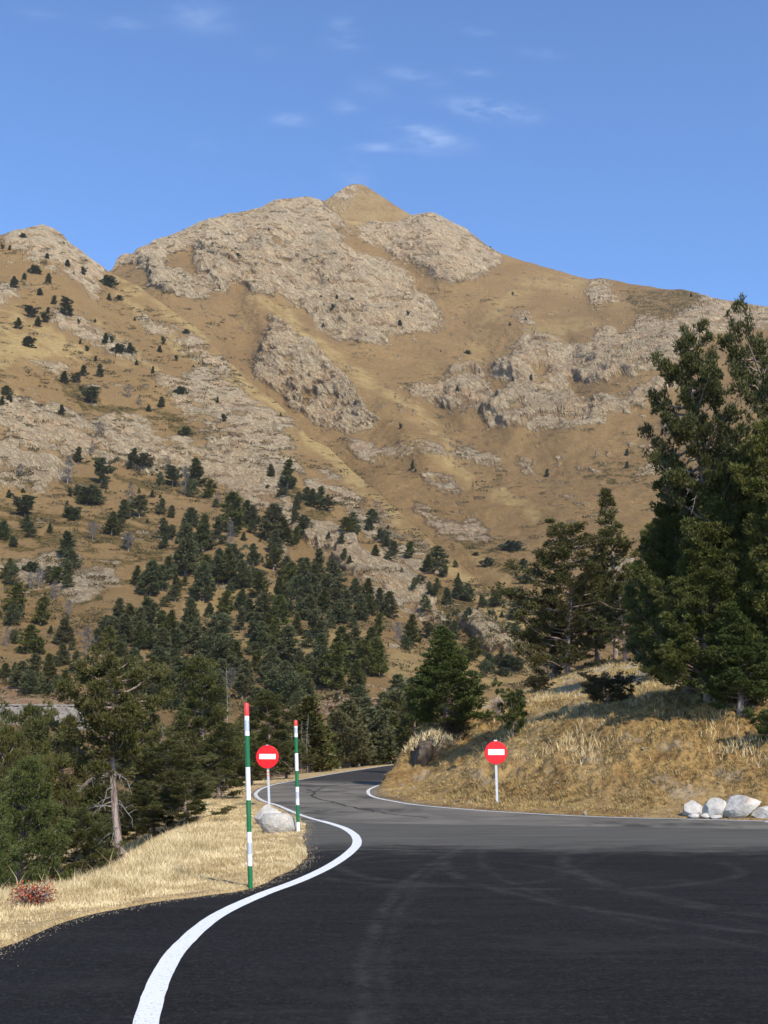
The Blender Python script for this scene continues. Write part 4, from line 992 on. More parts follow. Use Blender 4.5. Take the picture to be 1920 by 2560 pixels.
# ------------------------------------------------------------------ signs and snow poles
def stand(X, Y): 
    p = hit(X, Y)
    q = on_flat(np.array([X]), np.array([Y]))[0]
    return q
def disc(R, y0, y1, n=48, yb=None):
    th = np.arange(n) * 2 * math.pi / n
    V = [np.c_[R * np.cos(th), np.full(n, y0), R * np.sin(th)], np.c_[R * np.cos(th), np.full(n, y1), R * np.sin(th)], [[0, y0, 0], [0, y1, 0]]]
    i = np.arange(n); j = (i + 1) % n
    return np.vstack(V), np.vstack([np.stack([i, j, np.full(n, 2 * n)], -1), np.stack([j + n, i + n, np.full(n, 2 * n + 1)], -1), np.stack([i, i + n, j + n], -1), np.stack([i, j + n, j], -1)])
def no_entry(cx, cy, dia, bx, by, bar, label, extra):
    base = stand(bx, by)
    g = float(ground(base[0], base[1])); g = max(g, -.3)
    D = math.hypot(base[0], base[1])
    c = unproj(cx, cy, D)
    root = empty('no_entry_sign', (base[0], base[1], 0)); props(root, label, 'road sign', 'round red no entry signs on posts')
    C = c - np.array([base[0], base[1], 0]); mpp = .4 * D / F * 1.0
    R = dia / 2 * mpp
    post = MB(); top = C[2] + R + .02
    kx = C[0] / C[2]
    for (w, dpt) in ((.032, .02),):
        V = np.array([[sx * w + kx * z, sy * dpt + .045, z] for z in (g - .35, top) for sx, sy in ((-1, -1), (1, -1), (1, 1), (-1, 1))])
        post.add(V, [[0, 1, 5, 4], [1, 2, 6, 5], [2, 3, 7, 6], [3, 0, 4, 7], [4, 5, 6, 7]])
    obj('post', post.build('post', M['galv']), root)
    pl = MB(); V, f = disc(R, -.012, .012); pl.add(V, f); V, f = disc(R * 1.012, .013, .020); pl.add(V, f)
    plate = obj('sign_disc', pl.build('sign_disc', [M['signred']]), root, tuple(C))
    rim = MB(); th = np.linspace(0, 2 * math.pi, 61); rim.tube(np.c_[np.cos(th) * R, 0 * th - .002, np.sin(th) * R], .010, 6, caps=False)
    obj('rim', rim.build('rim', [M['signred']], True), plate)
    b = MB(); hw = (bar[1] - bar[0]) / 2 * mpp; hh = (bar[3] - bar[2]) / 2 * mpp
    b.box(np.array([((bar[0] + bar[1]) / 2 - cx) * mpp, -.0145, -((bar[2] + bar[3]) / 2 - cy) * mpp]), np.array([hw, .002, hh]))
    obj('white_bar', b.build('white_bar', [M['signwhite']]), plate)
    for dz in (-.15, .15):
        br = MB(); br.box(C + np.array([0, .046, dz]), np.array([.06, .028, .014])); obj('bracket', br.build('bracket', [M['galv']]), root)
    if extra == 'tape':
        z0 = C[2] - R - .12
        for z in (z0, z0 - .09):
            t = MB(); t.box(np.array([kx * z, .045, z]), np.array([.035, .023, .018])); obj('orange_tape', t.build('orange_tape', [M['orange']]), root)
    else:
        t = MB(); t.box(np.array([kx * top, .045, top + .006]), np.array([.045, .026, .012])); obj('post_cap', t.build('post_cap', [M['signwhite']]), root)
        t = MB(); t.box(np.array([-.05, -.02, .02]), np.array([.16, .10, .05])); obj('footing', t.build('footing', [M['wall']]), root)
no_entry(668.5, 1892, 54.2, 673, 2016, (648.9, 688.7, 1885.3, 1897.4), 'red and white no entry sign behind two boulders, orange tape on its post', 'tape')
no_entry(1239.7, 1881.8, 54.2, 1243.5, 2019, (1220.8, 1260.4, 1873.5, 1887.0), 'red and white no entry sign on a grey post in front of the grassy bank', 'cap')
def snow_pole(bx, by, tx, ty, bands, rad, label):
    base = stand(bx, by); D = math.hypot(base[0], base[1])
    top = unproj(tx, ty, D); ax = top - base; g = float(ground(base[0], base[1]))
    root = empty('snow_pole', tuple(base)); props(root, label, 'snow pole', 'striped snow poles beside the road')
    y0, y1 = bands[0][0], bands[-1][1]
    n = 20; th = np.arange(n) * 2 * math.pi / n
    def P(y, r=1.0):
        f = (y1 - y) / (y1 - y0); c = ax * f
        return np.c_[c[0] + rad * r * np.cos(th), c[1] + rad * r * np.sin(th), np.full(n, c[2])]
    body = []; idx = []; F4 = []; k = 0
    MI = {'w': 0, 'g': 1, 'r': 2}
    lst = [(a, b, c) for a, b, c in bands]; lst[-1] = (lst[-1][0], y1 + (.5 / max(ax[2], 1)) * (y1 - y0), lst[-1][2])
    for a, b, c in lst:
        if c == 'r': continue
        if c == 's': c = 'w'
        V = np.vstack([P(a), P(b)]); i = np.arange(n); j = (i + 1) % n
        F4.append(np.stack([i, i + n, j + n, j], -1) + k); idx += [MI[c]] * n; body.append(V); k += len(V)
    me = mesh('pole', np.vstack(body), np.vstack(F4), True, None, [M['polewhite'], M['polegreen']], idx)
    obj('pole', me, root)
    for a, b, c in lst:
        if c == 's':
            V = np.vstack([P(a, 1.03), P(b, 1.03)]); i = np.arange(n); j = (i + 1) % n
            obj('reflective_band', mesh('reflective_band', V, np.stack([i, i + n, j + n, j], -1), True, None, [M['silver']]), root)
        if c == 'r':
            V = np.vstack([P(a - 1, .8), P(a + (b - a) * .06, 1.02), P(b, 1.02), [ax + np.array([0, 0, .004])]]); i = np.arange(n); j = (i + 1) % n
            f4 = np.vstack([np.stack([i + n * q, i + n * (q + 1), j + n * (q + 1), j + n * q], -1) for q in (0, 1)])
            f3 = np.stack([i, j, np.full(n, 3 * n)], -1)
            obj('red_tip', mesh('red_tip', V, [f4, f3], True, None, [M['polered']]), root)
snow_pole(626, 2221, 616, 1758, [(190, 298, 'r'), (298, 335, 'w'), (335, 425, 's'), (425, 465, 'w'), (465, 728, 'g'), (728, 1002, 'w'), (1002, 1263, 'g'), (1263, 1350, 'w'), (1350, 1445, 's'), (1445, 1540, 'w'), (1540, 1722, 'g')], .030, 'tall near snow pole with a green foot at the asphalt edge')
snow_pole(745.5, 2081, 739, 1801, [(338, 385, 'r'), (385, 400, 'w'), (400, 445, 's'), (445, 478, 'w'), (478, 612, 'g'), (612, 757, 'w'), (757, 890, 'g'), (890, 930, 'w'), (930, 985, 's'), (985, 1038, 'w'), (1038, 1178, 'g'), (1178, 1262, 'w')], .036, 'shorter looking snow pole with a white foot, right of the boulders')

# the dark rock cut
outcrop(1003, 1128, 1812, 1962, 49, 71, 'rock_outcrop', 'dark overhanging rock face where the road bends behind the bank', M['darkrock'], 5, keepcuts=((-1, -.3, -.3, .55), (-.5, -.2, 1, .55), (.3, -.2, 1, .6)), cuts=7)

# turf hanging over the top of the dark rock
rq = np.random.default_rng(9); nq = 800; tp = unproj(1078, 1822, 49.6)
aq = rq.uniform(0, 6.28, nq); qq = np.sqrt(rq.random(nq)); px_ = tp[0] + np.cos(aq) * qq * 1.15; py_ = tp[1] + np.sin(aq) * qq * 1.6
pz_ = np.maximum(ground(px_, py_), tp[2] - .12 - .55 * qq ** 2 - .25 * (px_ < tp[0]) * (tp[0] - px_))
grass_obj('rock_turf', np.stack([px_, py_, pz_ - .03], -1), rq.uniform(.12, .38, nq), np.full(nq, .028), .9, M['straw'], rq.random(nq), rq, label='straw coloured turf hanging over the dark rock face')
# ------------------------------------------------------------------ near trees
def top_tree(key, X, Ytop, D, Wd, label, rz=0, group=None, cat='pine tree', name='pine_tree', tilt=(0, 0), sheet_px=True, Yb=None):
    """X, Ytop, Wd in tracing-sheet pixels; foot on the ground at distance D"""
    X, Ytop, Wd = X / .8641, Ytop / .8641, Wd / .8641
    t = unproj(X, Ytop, D); g = float(ground(t[0], t[1]))
    if Yb is not None:
        g = float(unproj(X, Yb / .8641, D)[2])
    W = Wd / 2 * .4 * D / F
    return tree(key, (t[0], t[1], g), t[2] - g, W, rz, label, cat, group, name, tilt)
def foot_tree(key, X, Yb, Ytop, Wd, label, rz=0, group=None, cat='pine tree', name='pine_tree', Dmax=138):
    X, Yb, Ytop, Wd = X / .8641, Yb / .8641, Ytop / .8641, Wd / .8641
    p = hit(X, Yb, Dmax)
    if p is None: p = on_layer(LB, X, Yb)
    D = math.hypot(p[0], p[1]); t = unproj(X, Ytop, D)
    return tree(key, tuple(p), t[2] - p[2], Wd / 2 * .4 * D / F, rz, label, cat, group, name)
gL = 'pines on the slope below the left verge'
top_tree('A', 281, 1422, 24, 200, 'old pine with a bare leaning trunk and drooping dead limbs above the verge grass', 0, gL)
top_tree('olive1', 440, 1415, 44, 165, 'tall olive green pine with pointed crown behind the tall snow pole, left of it', .6, gL)
top_tree('olive2', 352, 1600, 36, 190, 'rounded olive pine right of the bare leaning trunk', 2.2, gL)
top_tree('olive1', 478, 1560, 40, 150, 'bushy olive pine whose lower boughs meet the verge beside the tall snow pole', 3.4, gL)
top_tree('olive2', 405, 1665, 29, 150, 'low dark bushy pine on the lip of the verge slope', 5.0, gL)
top_tree('olive2', 55, 1525, 33, 190, 'broad olive pine with a pale bare stem showing, below the stone wall', 1.9, gL)
top_tree('olive1', 140, 1545, 38, 150, 'mid green pine filling the gap left of the old leaning pine', 4.4, gL)
top_tree('olive2', 10, 1570, 30, 130, 'half cut off pine at the left edge of the frame', 4.1, gL)
top_tree('green1', 52, 1640, 19.5, 215, 'big fresh green bushy pine in the lower left corner', .3, gL)
top_tree('green1', -30, 1690, 17, 170, 'fresh green pine cut by the left frame edge, lowest of all', 2.1, gL)
top_tree('olive2', 168, 1745, 20.5, 125, 'small yellowish green pine between the fresh green pine and the leaning trunk', 3.0, gL)
top_tree('olive1', 305, 1520, 50, 140, 'dark pine directly behind the crown of the old leaning pine', 1.0, gL)
top_tree('open2', 300, 1720, 33, 120, 'dark scraggy pine in the shade behind the bare trunk', 2.4, gL)
top_tree('olive1', 530, 1540, 62, 90, 'slim olive pine partly covered by the tall snow pole', 2.9, gL)
top_tree('olive1', 583, 1490, 60, 140, 'large bushy pine directly behind the left no entry sign', 1.3, gL)
top_tree('olive2', 545, 1610, 52, 90, 'low dark pine between tall snow pole and left no entry sign', .9, gL)
top_tree('olive2', 620, 1600, 62, 80, 'low pine behind the right rim of the left no entry sign', 2.6, gL)
top_tree('olive2', 335, 1690, 30, 150, 'dark bushy pine filling the gap right of the bare leaning trunk', 4.6, gL)
top_tree('olive1', 225, 1640, 34, 130, 'shaded pine directly behind the bare leaning trunk', 3.3, gL)
top_tree('olive2', 400, 1600, 50, 150, 'pine behind the dead spire between the two olive pines', 1.7, gL)
top_tree('olive2', 200, 1830, 24, 110, 'low dark pine at the foot of the leaning trunk, left side', 2.9, gL)
top_tree('olive2', 460, 1640, 50, 120, 'dark pine behind the left side of the tall snow pole', 5.5, gL)
top_tree('dn', 352, 1565, 37, 34, 'thin bare grey dead spire between the two olive pines', 0, gL, 'dead tree', 'dead_tree')
top_tree('dn', 492, 1440, 55, 44, 'bare grey dead spire right of the tall olive pine', 1, gL, 'dead tree', 'dead_tree')
gR = 'pines on the right bank'
foot_tree('open1', 1548, 1500, 712, 190, 'tall open pine with sparse tufted crown and bare dark trunk against the mountain', 2.7, gR)
foot_tree('open3', 1680, 1500, 735, 160, 'tallest pine, sparse crown cut by the right frame edge, against the skyline', 5.2, gR)
foot_tree('dense1', 1485, 1500, 1010, 215, 'broad dense dark green pine in front of the tall open pine', .4, gR)
foot_tree('dense2', 1605, 1520, 975, 235, 'huge dense dark pine, peak of the right hand mass', 2.0, gR)
foot_tree('dense1', 1700, 1515, 900, 230, 'dense dark pine cut off by the right frame edge', 3.3, gR)
foot_tree('dense2', 1425, 1470, 1130, 130, 'narrow dark pine at the left side of the dense right mass', 5.5, gR)
foot_tree('dense2', 1530, 1515, 1130, 200, 'dark pine with low boughs in front of the dense mass', 1.1, gR)
foot_tree('cone1', 1600, 1542, 1310, 175, 'yellowish green smaller pine with bare grey stem at the front of the right mass', 2.5, gR)
foot_tree('open2', 1225, 1432, 1130, 200, 'sprawling pine with flat lopsided crown on the brow of the bank', 3.9, gR)
foot_tree('thin1', 1330, 1425, 1052, 105, 'slender ragged pine with see-through crown between sprawling pine and dense mass', 1.2, gR)
foot_tree('olive2', 1290, 1425, 1225, 120, 'dense olive pine between the sprawling pine and the dark mass', 2.2, gR)
foot_tree('olive1', 1195, 1440, 1270, 110, 'low bushy pine under the sprawling crown at the edge of the drop', .7, gR)
foot_tree('olive2', 1350, 1430, 1260, 110, 'low olive pine tucked beside the dark narrow pine', 5.2, gR)
foot_tree('cone1', 962, 1590, 1358, 190, 'lone bright green conical pine on the nose of the bank', .8, gR)
top_tree('olive1', 897, 1475, 72, 100, 'dark pine behind and left of the lone conical pine', 2.3, gR)
foot_tree('bush', 1108, 1592, 1512, 58, 'small candle shaped young pine on the grassy bank above the right sign', .5, gR, 'young pine')
foot_tree('bush', 1662, 1605, 1545, 62, 'little green pine bush at the right frame edge of the bank', 2.5, gR, 'young pine')
foot_tree('scrub', 1312, 1522, 1474, 112, 'brownish juniper bush in front of the shaded grey rocks', 1.0, 'junipers on the right bank', 'shrub', 'juniper_bush')
foot_tree('scrub', 1165, 1492, 1468, 60, 'tiny juniper below the pale rock ledge on the brow', 2.0, 'junipers on the right bank', 'shrub', 'juniper_bush')
foot_tree('scrub', 985, 1592, 1560, 60, 'dark juniper at the foot of the lone conical pine', 4.0, 'junipers on the right bank', 'shrub', 'juniper_bush')
# red-leaved shrub and bare twiggy bush
def twig_bush(name, X, Yb, Ytop, Wd, mat, leafmat, seed, label, cat, leaves):
    X, Yb, Ytop, Wd = X / .8641, Yb / .8641, Ytop / .8641, Wd / .8641
    p = hit(X, Yb); D = math.hypot(p[0], p[1]); Hh = (Yb - Ytop) * .4 * D / F; R = Wd / 2 * .4 * D / F
    r = np.random.default_rng(seed); w = MB(); tips = []
    for i in range(70):
        a = r.uniform(0, 6.28); q = r.uniform(.1, 1)
        s = np.linspace(0, 1, 6)[:, None]
        e = np.array([math.cos(a) * R * q, math.sin(a) * R * q, Hh * r.uniform(.45, 1)])
        cv = e * s + np.array([0, 0, .2 * Hh]) * np.sin(s * math.pi) + np.cumsum(r.normal(0, .02, (6, 3)), 0) * (s > 0)
        w.tube(cv, np.linspace(.009, .004, 6), 3, r.uniform(0, 1), caps=False); tips += [cv[k] for k in (2, 3, 4, 5)]
        for k in (2, 3, 4):
            e2 = cv[k] + norm(r.normal(0, 1, 3) + [0, 0, .6]) * Hh * .25
            w.tube(np.stack([cv[k], e2]), [.006, .003], 3, r.uniform(0, 1), caps=False); tips.append(e2)
    root = empty(name, tuple(p)); props(root, label, cat)
    obj('twigs', w.build('twigs', M[mat]), root)
    if leaves:
        T = np.array(tips)[r.integers(0, len(tips), leaves)] + r.normal(0, .035, (leaves, 3)); T[:, 2] = np.abs(T[:, 2])
        n1 = norm(r.normal(size=(leaves, 3))); n2 = norm(np.cross(n1, r.normal(size=(leaves, 3))))
        V = np.stack([T - n1 * .016, T + n2 * .010, T + n1 * .016, T - n2 * .010], 1).reshape(-1, 3)
        obj('leaves', mesh('leaves', V, np.arange(leaves * 4).reshape(-1, 4), False, {'tint': np.repeat(r.random(leaves), 4)}, [M[leafmat]]), root)
twig_bush('red_shrub', 70, 1958, 1925, 90, 'bark', 'red', 5, 'low red leaved autumn shrub in the tall grass at the lower left', 'shrub', 800)
twig_bush('bare_bush', 1078, 1552, 1508, 60, 'bark', 'red', 6, 'bare reddish twiggy bush left of the young candle shaped pine', 'shrub', 0)
def fallen(X, Y, L, a, label):
    p = None
    while p is None: p = hit(X / .8641, Y / .8641); Y += 4
    w = MB(); r = np.random.default_rng(int(X))
    s = np.linspace(0, 1, 7)[:, None]; e = np.array([math.cos(a) * L, math.sin(a) * L, .25])
    cv = p + [0, 0, .10] + e * s + np.cumsum(r.normal(0, .03, (7, 3)), 0); cv[:, 2] = ground(cv[:, 0], cv[:, 1]) + .08 + .12 * s[:, 0]
    w.tube(cv, np.linspace(.035, .012, 7), 5)
    for k in (1, 2, 3, 4, 5):
        for _ in range(3): w.tube(np.stack([cv[k], cv[k] + norm(r.normal(0, 1, 3) + [0, 0, .5]) * L * .22]), [.014, .005], 3, caps=False)
    o = obj('fallen_branch', w.build('fallen_branch', M['dead'], True)); props(o, label, 'branch', 'fallen branches on the right bank')
fallen(1385, 1468, 1.6, 2.8, 'bleached fallen branch behind the brownish juniper')
fallen(1275, 1480, 1.4, 3.0, 'pale fallen branch on the frosty rocks left of the brownish juniper')
fallen(1105, 1475, 1.0, 2.6, 'grey fallen branch on the brow left of the tiny juniper')

# ------------------------------------------------------------------ trees on the hillsides: (x, foot y, height, kind) on the four tracing crops
T1 = '''10,385,28 42,390,28 203,428,32 62,552,65 103,515,38 150,492,35,b 168,490,30 208,532,58 172,582,42 290,462,42 360,498,48 320,495,20 465,545,45,b 472,608,42 512,605,22,b 230,625,52 285,640,60,r 292,675,60,r 127,680,65,r 78,730,65 190,700,50,r 165,722,55 205,665,40 120,808,55,s 337,708,28 410,700,22 455,795,62 480,790,40 345,795,30 375,825,32 560,808,28 582,695,25 705,795,45 690,830,40 760,868,35 802,752,20,b 412,868,32 430,940,75 357,935,62 275,965,68 330,965,60 515,835,40,b 560,835,30,b 590,885,30 660,920,42 395,1055,95,r 265,1100,60 555,1030,80,d 600,1060,60,d 695,1070,60 940,1050,38 967,1130,45 425,1200,90,d 45,1045,28 8,1050,45 780,1010,35,b 1162,305,18 923,370,18 1022,418,15,b 652,495,32 985,420,18 1397,503,16 1440,650,36 1390,600,22 1457,600,25 1397,722,26 945,560,22 836,895,15 876,875,15 1520,610,16,b 640,1085,40 800,1190,40,b 1212,1105,22 100,335,20,b 1420,520,14'''
T2 = '''462,378,10 556,586,20 610,692,20 545,715,22 1328,590,22 97,672,28 62,718,35 360,838,18,b 247,830,14 606,762,16 557,955,25 630,955,38 322,1000,35 1178,1088,40 1235,1110,35 1187,905,20 1163,845,16 352,627,8 800,655,8 72,1160,30'''
T4 = '''125,125,50 137,138,20 1050,70,40 1048,120,35 703,160,45 560,480,45,b 602,560,60 622,620,50,b 570,600,35 540,475,40,b 107,512,75 48,495,60 12,460,50 190,575,80 190,665,40 235,640,45 262,595,50 320,690,95 268,715,75 215,680,60 362,690,50 362,755,45 425,715,60 455,770,45 485,798,50 510,768,35 525,830,45 560,855,75 400,740,25 600,890,50 515,725,20 320,590,20 620,930,40 120,885,130 190,860,70,r 20,765,110 375,950,120,r 300,860,80 465,975,62,r 500,975,65,r 545,1000,90,r 570,995,70,r 515,1020,40,b 450,545,40,b 395,500,16,b 650,900,60 640,860,60 60,880,90,d'''
T3 = '''1243,155,75 1168,160,55 90,165,60,d 110,325,85,r 38,250,35 290,190,120,d 340,100,90 437,185,110 395,60,80,d 330,215,25 375,280,75,r 305,245,40 620,120,75,r 590,120,60 560,125,50 650,120,50 725,140,70,d 745,200,90 838,200,120 800,240,125,d 900,250,80 655,250,35 560,270,90,d 600,335,95 535,345,85 740,335,55 310,338,45,b 400,430,75,d 480,410,100 25,435,45 57,462,48 215,400,42 285,510,110 135,570,35,b 122,365,30 240,620,70,r 292,590,70 555,480,80,d 545,470,60 50,580,50 20,600,60,r 165,640,80,d 130,640,70,d 705,430,90 740,430,65 875,480,160 800,585,215 940,430,100 880,470,80,d 995,460,110,d 1000,400,170 940,290,70,d 1050,435,40 1065,370,110 1090,380,100 1175,440,165 1230,450,110 1275,450,80 1280,300,60 1275,350,60 1310,410,70 1095,545,95 950,560,90 985,620,150 1050,640,120 880,700,170 940,620,120 1180,560,110 1120,680,110 590,630,85 650,670,145 730,600,95 755,700,70 60,740,110 170,795,115 80,775,60 35,800,50 215,835,35 512,780,95 560,775,70 640,820,130 820,820,130 825,865,70 905,765,60 968,775,120 1045,720,75 1250,680,150 1320,620,110 1380,600,130 1340,700,120 1440,640,120 1290,740,150 1400,750,110 1500,780,130 1560,780,110 1600,760,90 1640,720,80 1360,855,120 1280,845,95 1210,800,130 1140,790,130 1080,780,90 1040,825,100 280,880,105 120,920,115 175,925,70 375,940,120,d 230,690,80,d 290,760,65,d 25,890,80,d 60,880,40 420,900,80 470,920,110 540,880,120 600,900,110 650,900,100 700,930,110 740,920,100 880,880,70 950,970,100 1020,985,110 1130,930,140 1180,890,120 1240,990,180 1100,1000,90 1290,1010,100 1390,1060,110 1440,1080,200 1390,960,120 1500,1000,160 1545,1105,150 1580,1020,150 1630,850,100 1640,1020,160 1060,1110,120 1160,1050,150 1230,1110,150 1280,1100,120 1330,1120,110 960,1060,110 1000,1080,90,d 850,1000,80 25,1040,70 90,1075,110 145,1085,150 210,1060,130 270,975,90 325,1010,95 350,1020,50 280,1090,95 200,1100,40,b 60,1000,40 700,1010,90 760,1050,110 660,1060,120 600,1100,120 780,1140,120 720,1150,130 1580,1200,70 1330,260,60 1350,290,80 1400,305,55,r 1290,270,50 1500,400,70,r 1540,410,45 1595,390,55 1240,210,50,b 1640,430,50 1510,530,35 1620,500,50 960,830,30,b 1450,790,45,b'''
# wood beyond the road bend, on a crop with scale 3.318 from (560, 1700): x, foot y, height, kind
T6 = '''700,745,600 640,720,420,d 690,730,480,d 760,700,380 820,690,330 900,700,300 960,690,430 1040,700,520 1030,600,300,d 1165,560,360,d 1120,700,430 1200,700,450 1240,690,340 1300,700,420 1380,690,500 1450,680,560 1500,640,380 1330,420,300 1560,600,480 1620,520,450 1100,420,260 900,420,170 1010,380,200 1180,450,290 1480,300,250 1560,300,300 1640,320,300 860,560,250 580,560,330 400,120,200 150,160,200 620,160,200 560,700,350,d 780,560,420'''
ZONES = [(60, 640, 'on the crags of the left peak'), (130, 700, 'below the left peak'), (250, 660, 'beside the rocky notch'), (60, 800, 'at the top of the pale meadow'), (130, 790, 'between left peak and pale meadow'),
         (60, 880, 'on the pale golden meadow'), (230, 850, 'on the grey band beside the meadow'), (300, 880, 'below the grassy rib'), (420, 850, 'on the upper diagonal spur'), (160, 950, 'at the lower rim of the meadow'),
         (240, 960, 'on the knoll under the meadow'), (340, 1010, 'on the dark scrub above the left crags'), (20, 1010, 'under the left end of the meadow'), (520, 1040, 'on the upper rock band'), (480, 920, 'where spur and rock band meet'),
         (570, 620, 'on the big central crag'), (830, 780, 'at the lower edge of the central crag'), (380, 680, 'at the left foot of the central crag'), (1230, 620, 'on the right crag'), (1290, 790, 'in the grassy bowl right of centre'), (1310, 960, 'among the crags of the bowl'),
         (1720, 740, 'on the right skyline'), (1650, 1000, 'at the edge of the right crags'), (1100, 880, 'in the upper grassy gully'), (1040, 1160, 'on the grassy spur inside the bowl'), (1570, 1150, 'on the stony slope behind the open pine'), (1370, 1190, 'on the pale streaked slope'),
         (1290, 1380, 'low in the brown bowl'), (1320, 1450, 'in the gully beside the sprawling pine'), (710, 1170, 'at the crest of the diagonal cliff'), (760, 1250, 'in the notch of the diagonal cliff'), (870, 1320, 'beside the diagonal yellow ridge'),
         (1030, 1380, 'on the middle of the yellow ridge'), (1100, 1470, 'on the scrub strip above the low cliff'), (1160, 1490, 'above the tip of the low cliff'), (1220, 1530, 'on the lower yellow ridge'), (1290, 1590, 'at the very tip of the ridge'),
         (1020, 1600, 'in front of the pale low cliff'), (1190, 1650, 'at the foot of the pale low cliff'), (60, 1230, 'on the ledges of the left crags'), (190, 1160, 'on top of the left crags'), (240, 1200, 'on the green ledge of the left crags'), (340, 1160, 'over the ledge in the left crags'),
         (320, 1270, 'just below the left crags'), (450, 1190, 'on the green ledge under the diagonal cliff'), (420, 1240, 'just under the green ledge'), (560, 1250, 'at the foot of the diagonal cliff'), (640, 1330, 'on the rise against the cliff'), (720, 1340, 'where the wood touches the cliff'),
         (30, 1360, 'far out on the open brown slope'), (130, 1340, 'high on the open brown slope'), (160, 1400, 'on the middle of the brown slope'), (250, 1360, 'beside the grey snags of the brown slope'), (300, 1400, 'above the striped stony patch'), (140, 1450, 'on the striped stony patch'), (40, 1470, 'left of the striped stony patch'),
         (420, 1350, 'at the upper left of the wood'), (480, 1430, 'on the clearing rim high in the wood'), (370, 1480, 'right of the stony patch'), (560, 1390, 'on the bare rib above the wood'), (560, 1470, 'in the upper wood'), (640, 1430, 'left of the boulder in the wood'), (700, 1440, 'below the boulder in the wood'),
         (800, 1490, 'in the dense wood under the cliff'), (880, 1520, 'at the right end of the upper wood'), (760, 1540, 'above the golden clearing'), (500, 1550, 'left of the golden clearing'), (620, 1560, 'in the golden clearing'), (60, 1540, 'low on the left slope'), (160, 1610, 'below the stony patch'),
         (90, 1630, 'near the left frame edge above the wall'), (300, 1560, 'on the pale strip left of the wood'), (350, 1610, 'in the lower left wood'), (420, 1640, 'behind the old leaning pine'), (60, 1720, 'just above the stone wall'), (140, 1710, 'in the clump over the stone wall'), (200, 1700, 'right of the stone wall clump'),
         (560, 1640, 'in the lower middle wood'), (660, 1640, 'under the golden clearing'), (730, 1700, 'above the reddish earth bank'), (850, 1690, 'in the clump over the earth bank'), (920, 1680, 'right of the clump over the earth bank'), (400, 1720, 'behind the tall olive pine'), (470, 1760, 'low behind the tall snow pole'),
         (760, 1900, 'behind the shorter snow pole'), (850, 1900, 'beyond the road bend, left group'), (920, 1900, 'beyond the middle of the road bend'), (1000, 1880, 'where the road meets the dark rock'), (940, 1830, 'in the second row beyond the bend'), (1040, 1800, 'behind the nose of the bank'), (800, 1850, 'on the earth slope beyond the bend')]
KN = {'c': 'conical pine', 'r': 'rounded pine', 'b': 'low bushy pine', 'd': 'bare grey dead tree', 's': 'scraggy open pine'}
ORD = ['first', 'second', 'third', 'fourth', 'fifth', 'sixth', 'seventh', 'eighth', 'ninth', 'tenth', 'eleventh', 'twelfth', 'thirteenth']
rt = random.Random(5)
far = []
def parse(txt, x0, y0, s):
    for e in txt.split():
        q = e.split(','); k = q[3] if len(q) > 3 else 'c'
        far.append((x0 + float(q[0]) / s, y0 + float(q[1]) / s, float(q[2]) / s, k, s))
parse(T1, 0, 400, 1.728); parse(T2, 960, 400, 1.728); parse(T4, 960, 1100, 1.728); parse(T3, 0, 1100, 1.728); parse(T6, 560, 1700, 3.318)

parse('700,850,110 740,860,120 790,905,110 840,930,120 900,930,110 560,830,110 600,850,120 640,900,90 500,860,80 930,870,80 1000,1060,120 1060,1060,110 900,1060,110 850,1090,120 1110,860,110 1160,860,110 1340,780,110 1460,720,110 1530,700,100 1590,700,100 1420,690,110 1360,650,110 1300,640,110 1240,600,100 1190,500,110 1210,700,110 1480,960,150 1540,950,140 1610,930,120 1330,1050,120 1180,1130,120 940,1150,130 860,1170,130 690,1120,120 640,1170,140 580,1010,110 520,990,110 700,650,110 760,640,60 1010,560,110 900,610,110 860,640,70', 0, 1100, 1.728)
recs = []
for X, Y, h, k, s in far:
    p = None
    if s > 3: p = hit(X, Y, 138)
    if p is None or (s > 3 and math.hypot(p[0], p[1]) < 55): p = on_layer(LB, X, Y)
    if p is None: p = on_layer(LA, X, Y)
    if p is None: print('no ground', X, Y, k); continue
    D = math.hypot(p[0], p[1]); Hm = h * .4 * D / F * (1.02 if Y > 1180 and X < 1150 else .80)
    asp = {'c': .33, 'r': .47, 'b': .8, 'd': .24, 's': .5}[k] * rt.uniform(.88, 1.15)
    if h > 70 and s < 3: asp *= .95
    W = Hm * asp
    if k == 'd' and s > 3: asp = .12
    W = Hm * asp
    key = {'c': rt.choice(['f0', 'f1', 'f3', 'f4', 'f4', 'f5', 'f6']), 'r': rt.choice(['f2', 'f5', 'f6']), 'b': 'fb', 'd': 'dn' if s > 3 else rt.choice(['d0', 'd1']), 's': 'f2'}[k]
    z = min(ZONES, key=lambda q: (q[0] - X) ** 2 + (q[1] - (Y - h * .3)) ** 2)[2]
    recs.append([X, (z, KN[k]), key, p, Hm, W, k])
from collections import defaultdict
cnt = defaultdict(list)
_live = sorted([r for r in recs if r[6] != 'd'], key=lambda r: -r[4] / math.hypot(r[3][0], r[3][1]))
_drop = {id(r) for r in _live[250:]}
for r in recs:
    if id(r) in _drop: r.append('')
    else: cnt[r[1]].append(r)
for (z, kn), L in cnt.items():
    L.sort(key=lambda r: r[0])
    for i, r in enumerate(L):
        r.append(f'{kn} {z}' if len(L) == 1 else (f'{ORD[i]} {kn} from the left {z}' if i < 13 else f'{kn} {z}'))
recs.sort(key=lambda r: -r[4] / math.hypot(r[3][0], r[3][1]))
live = [r for r in recs if r[6] != 'd']; keepn = 250
mass = {id(r) for r in live[keepn:]}
MV, MF, MT, base_ = [], [], [], 0
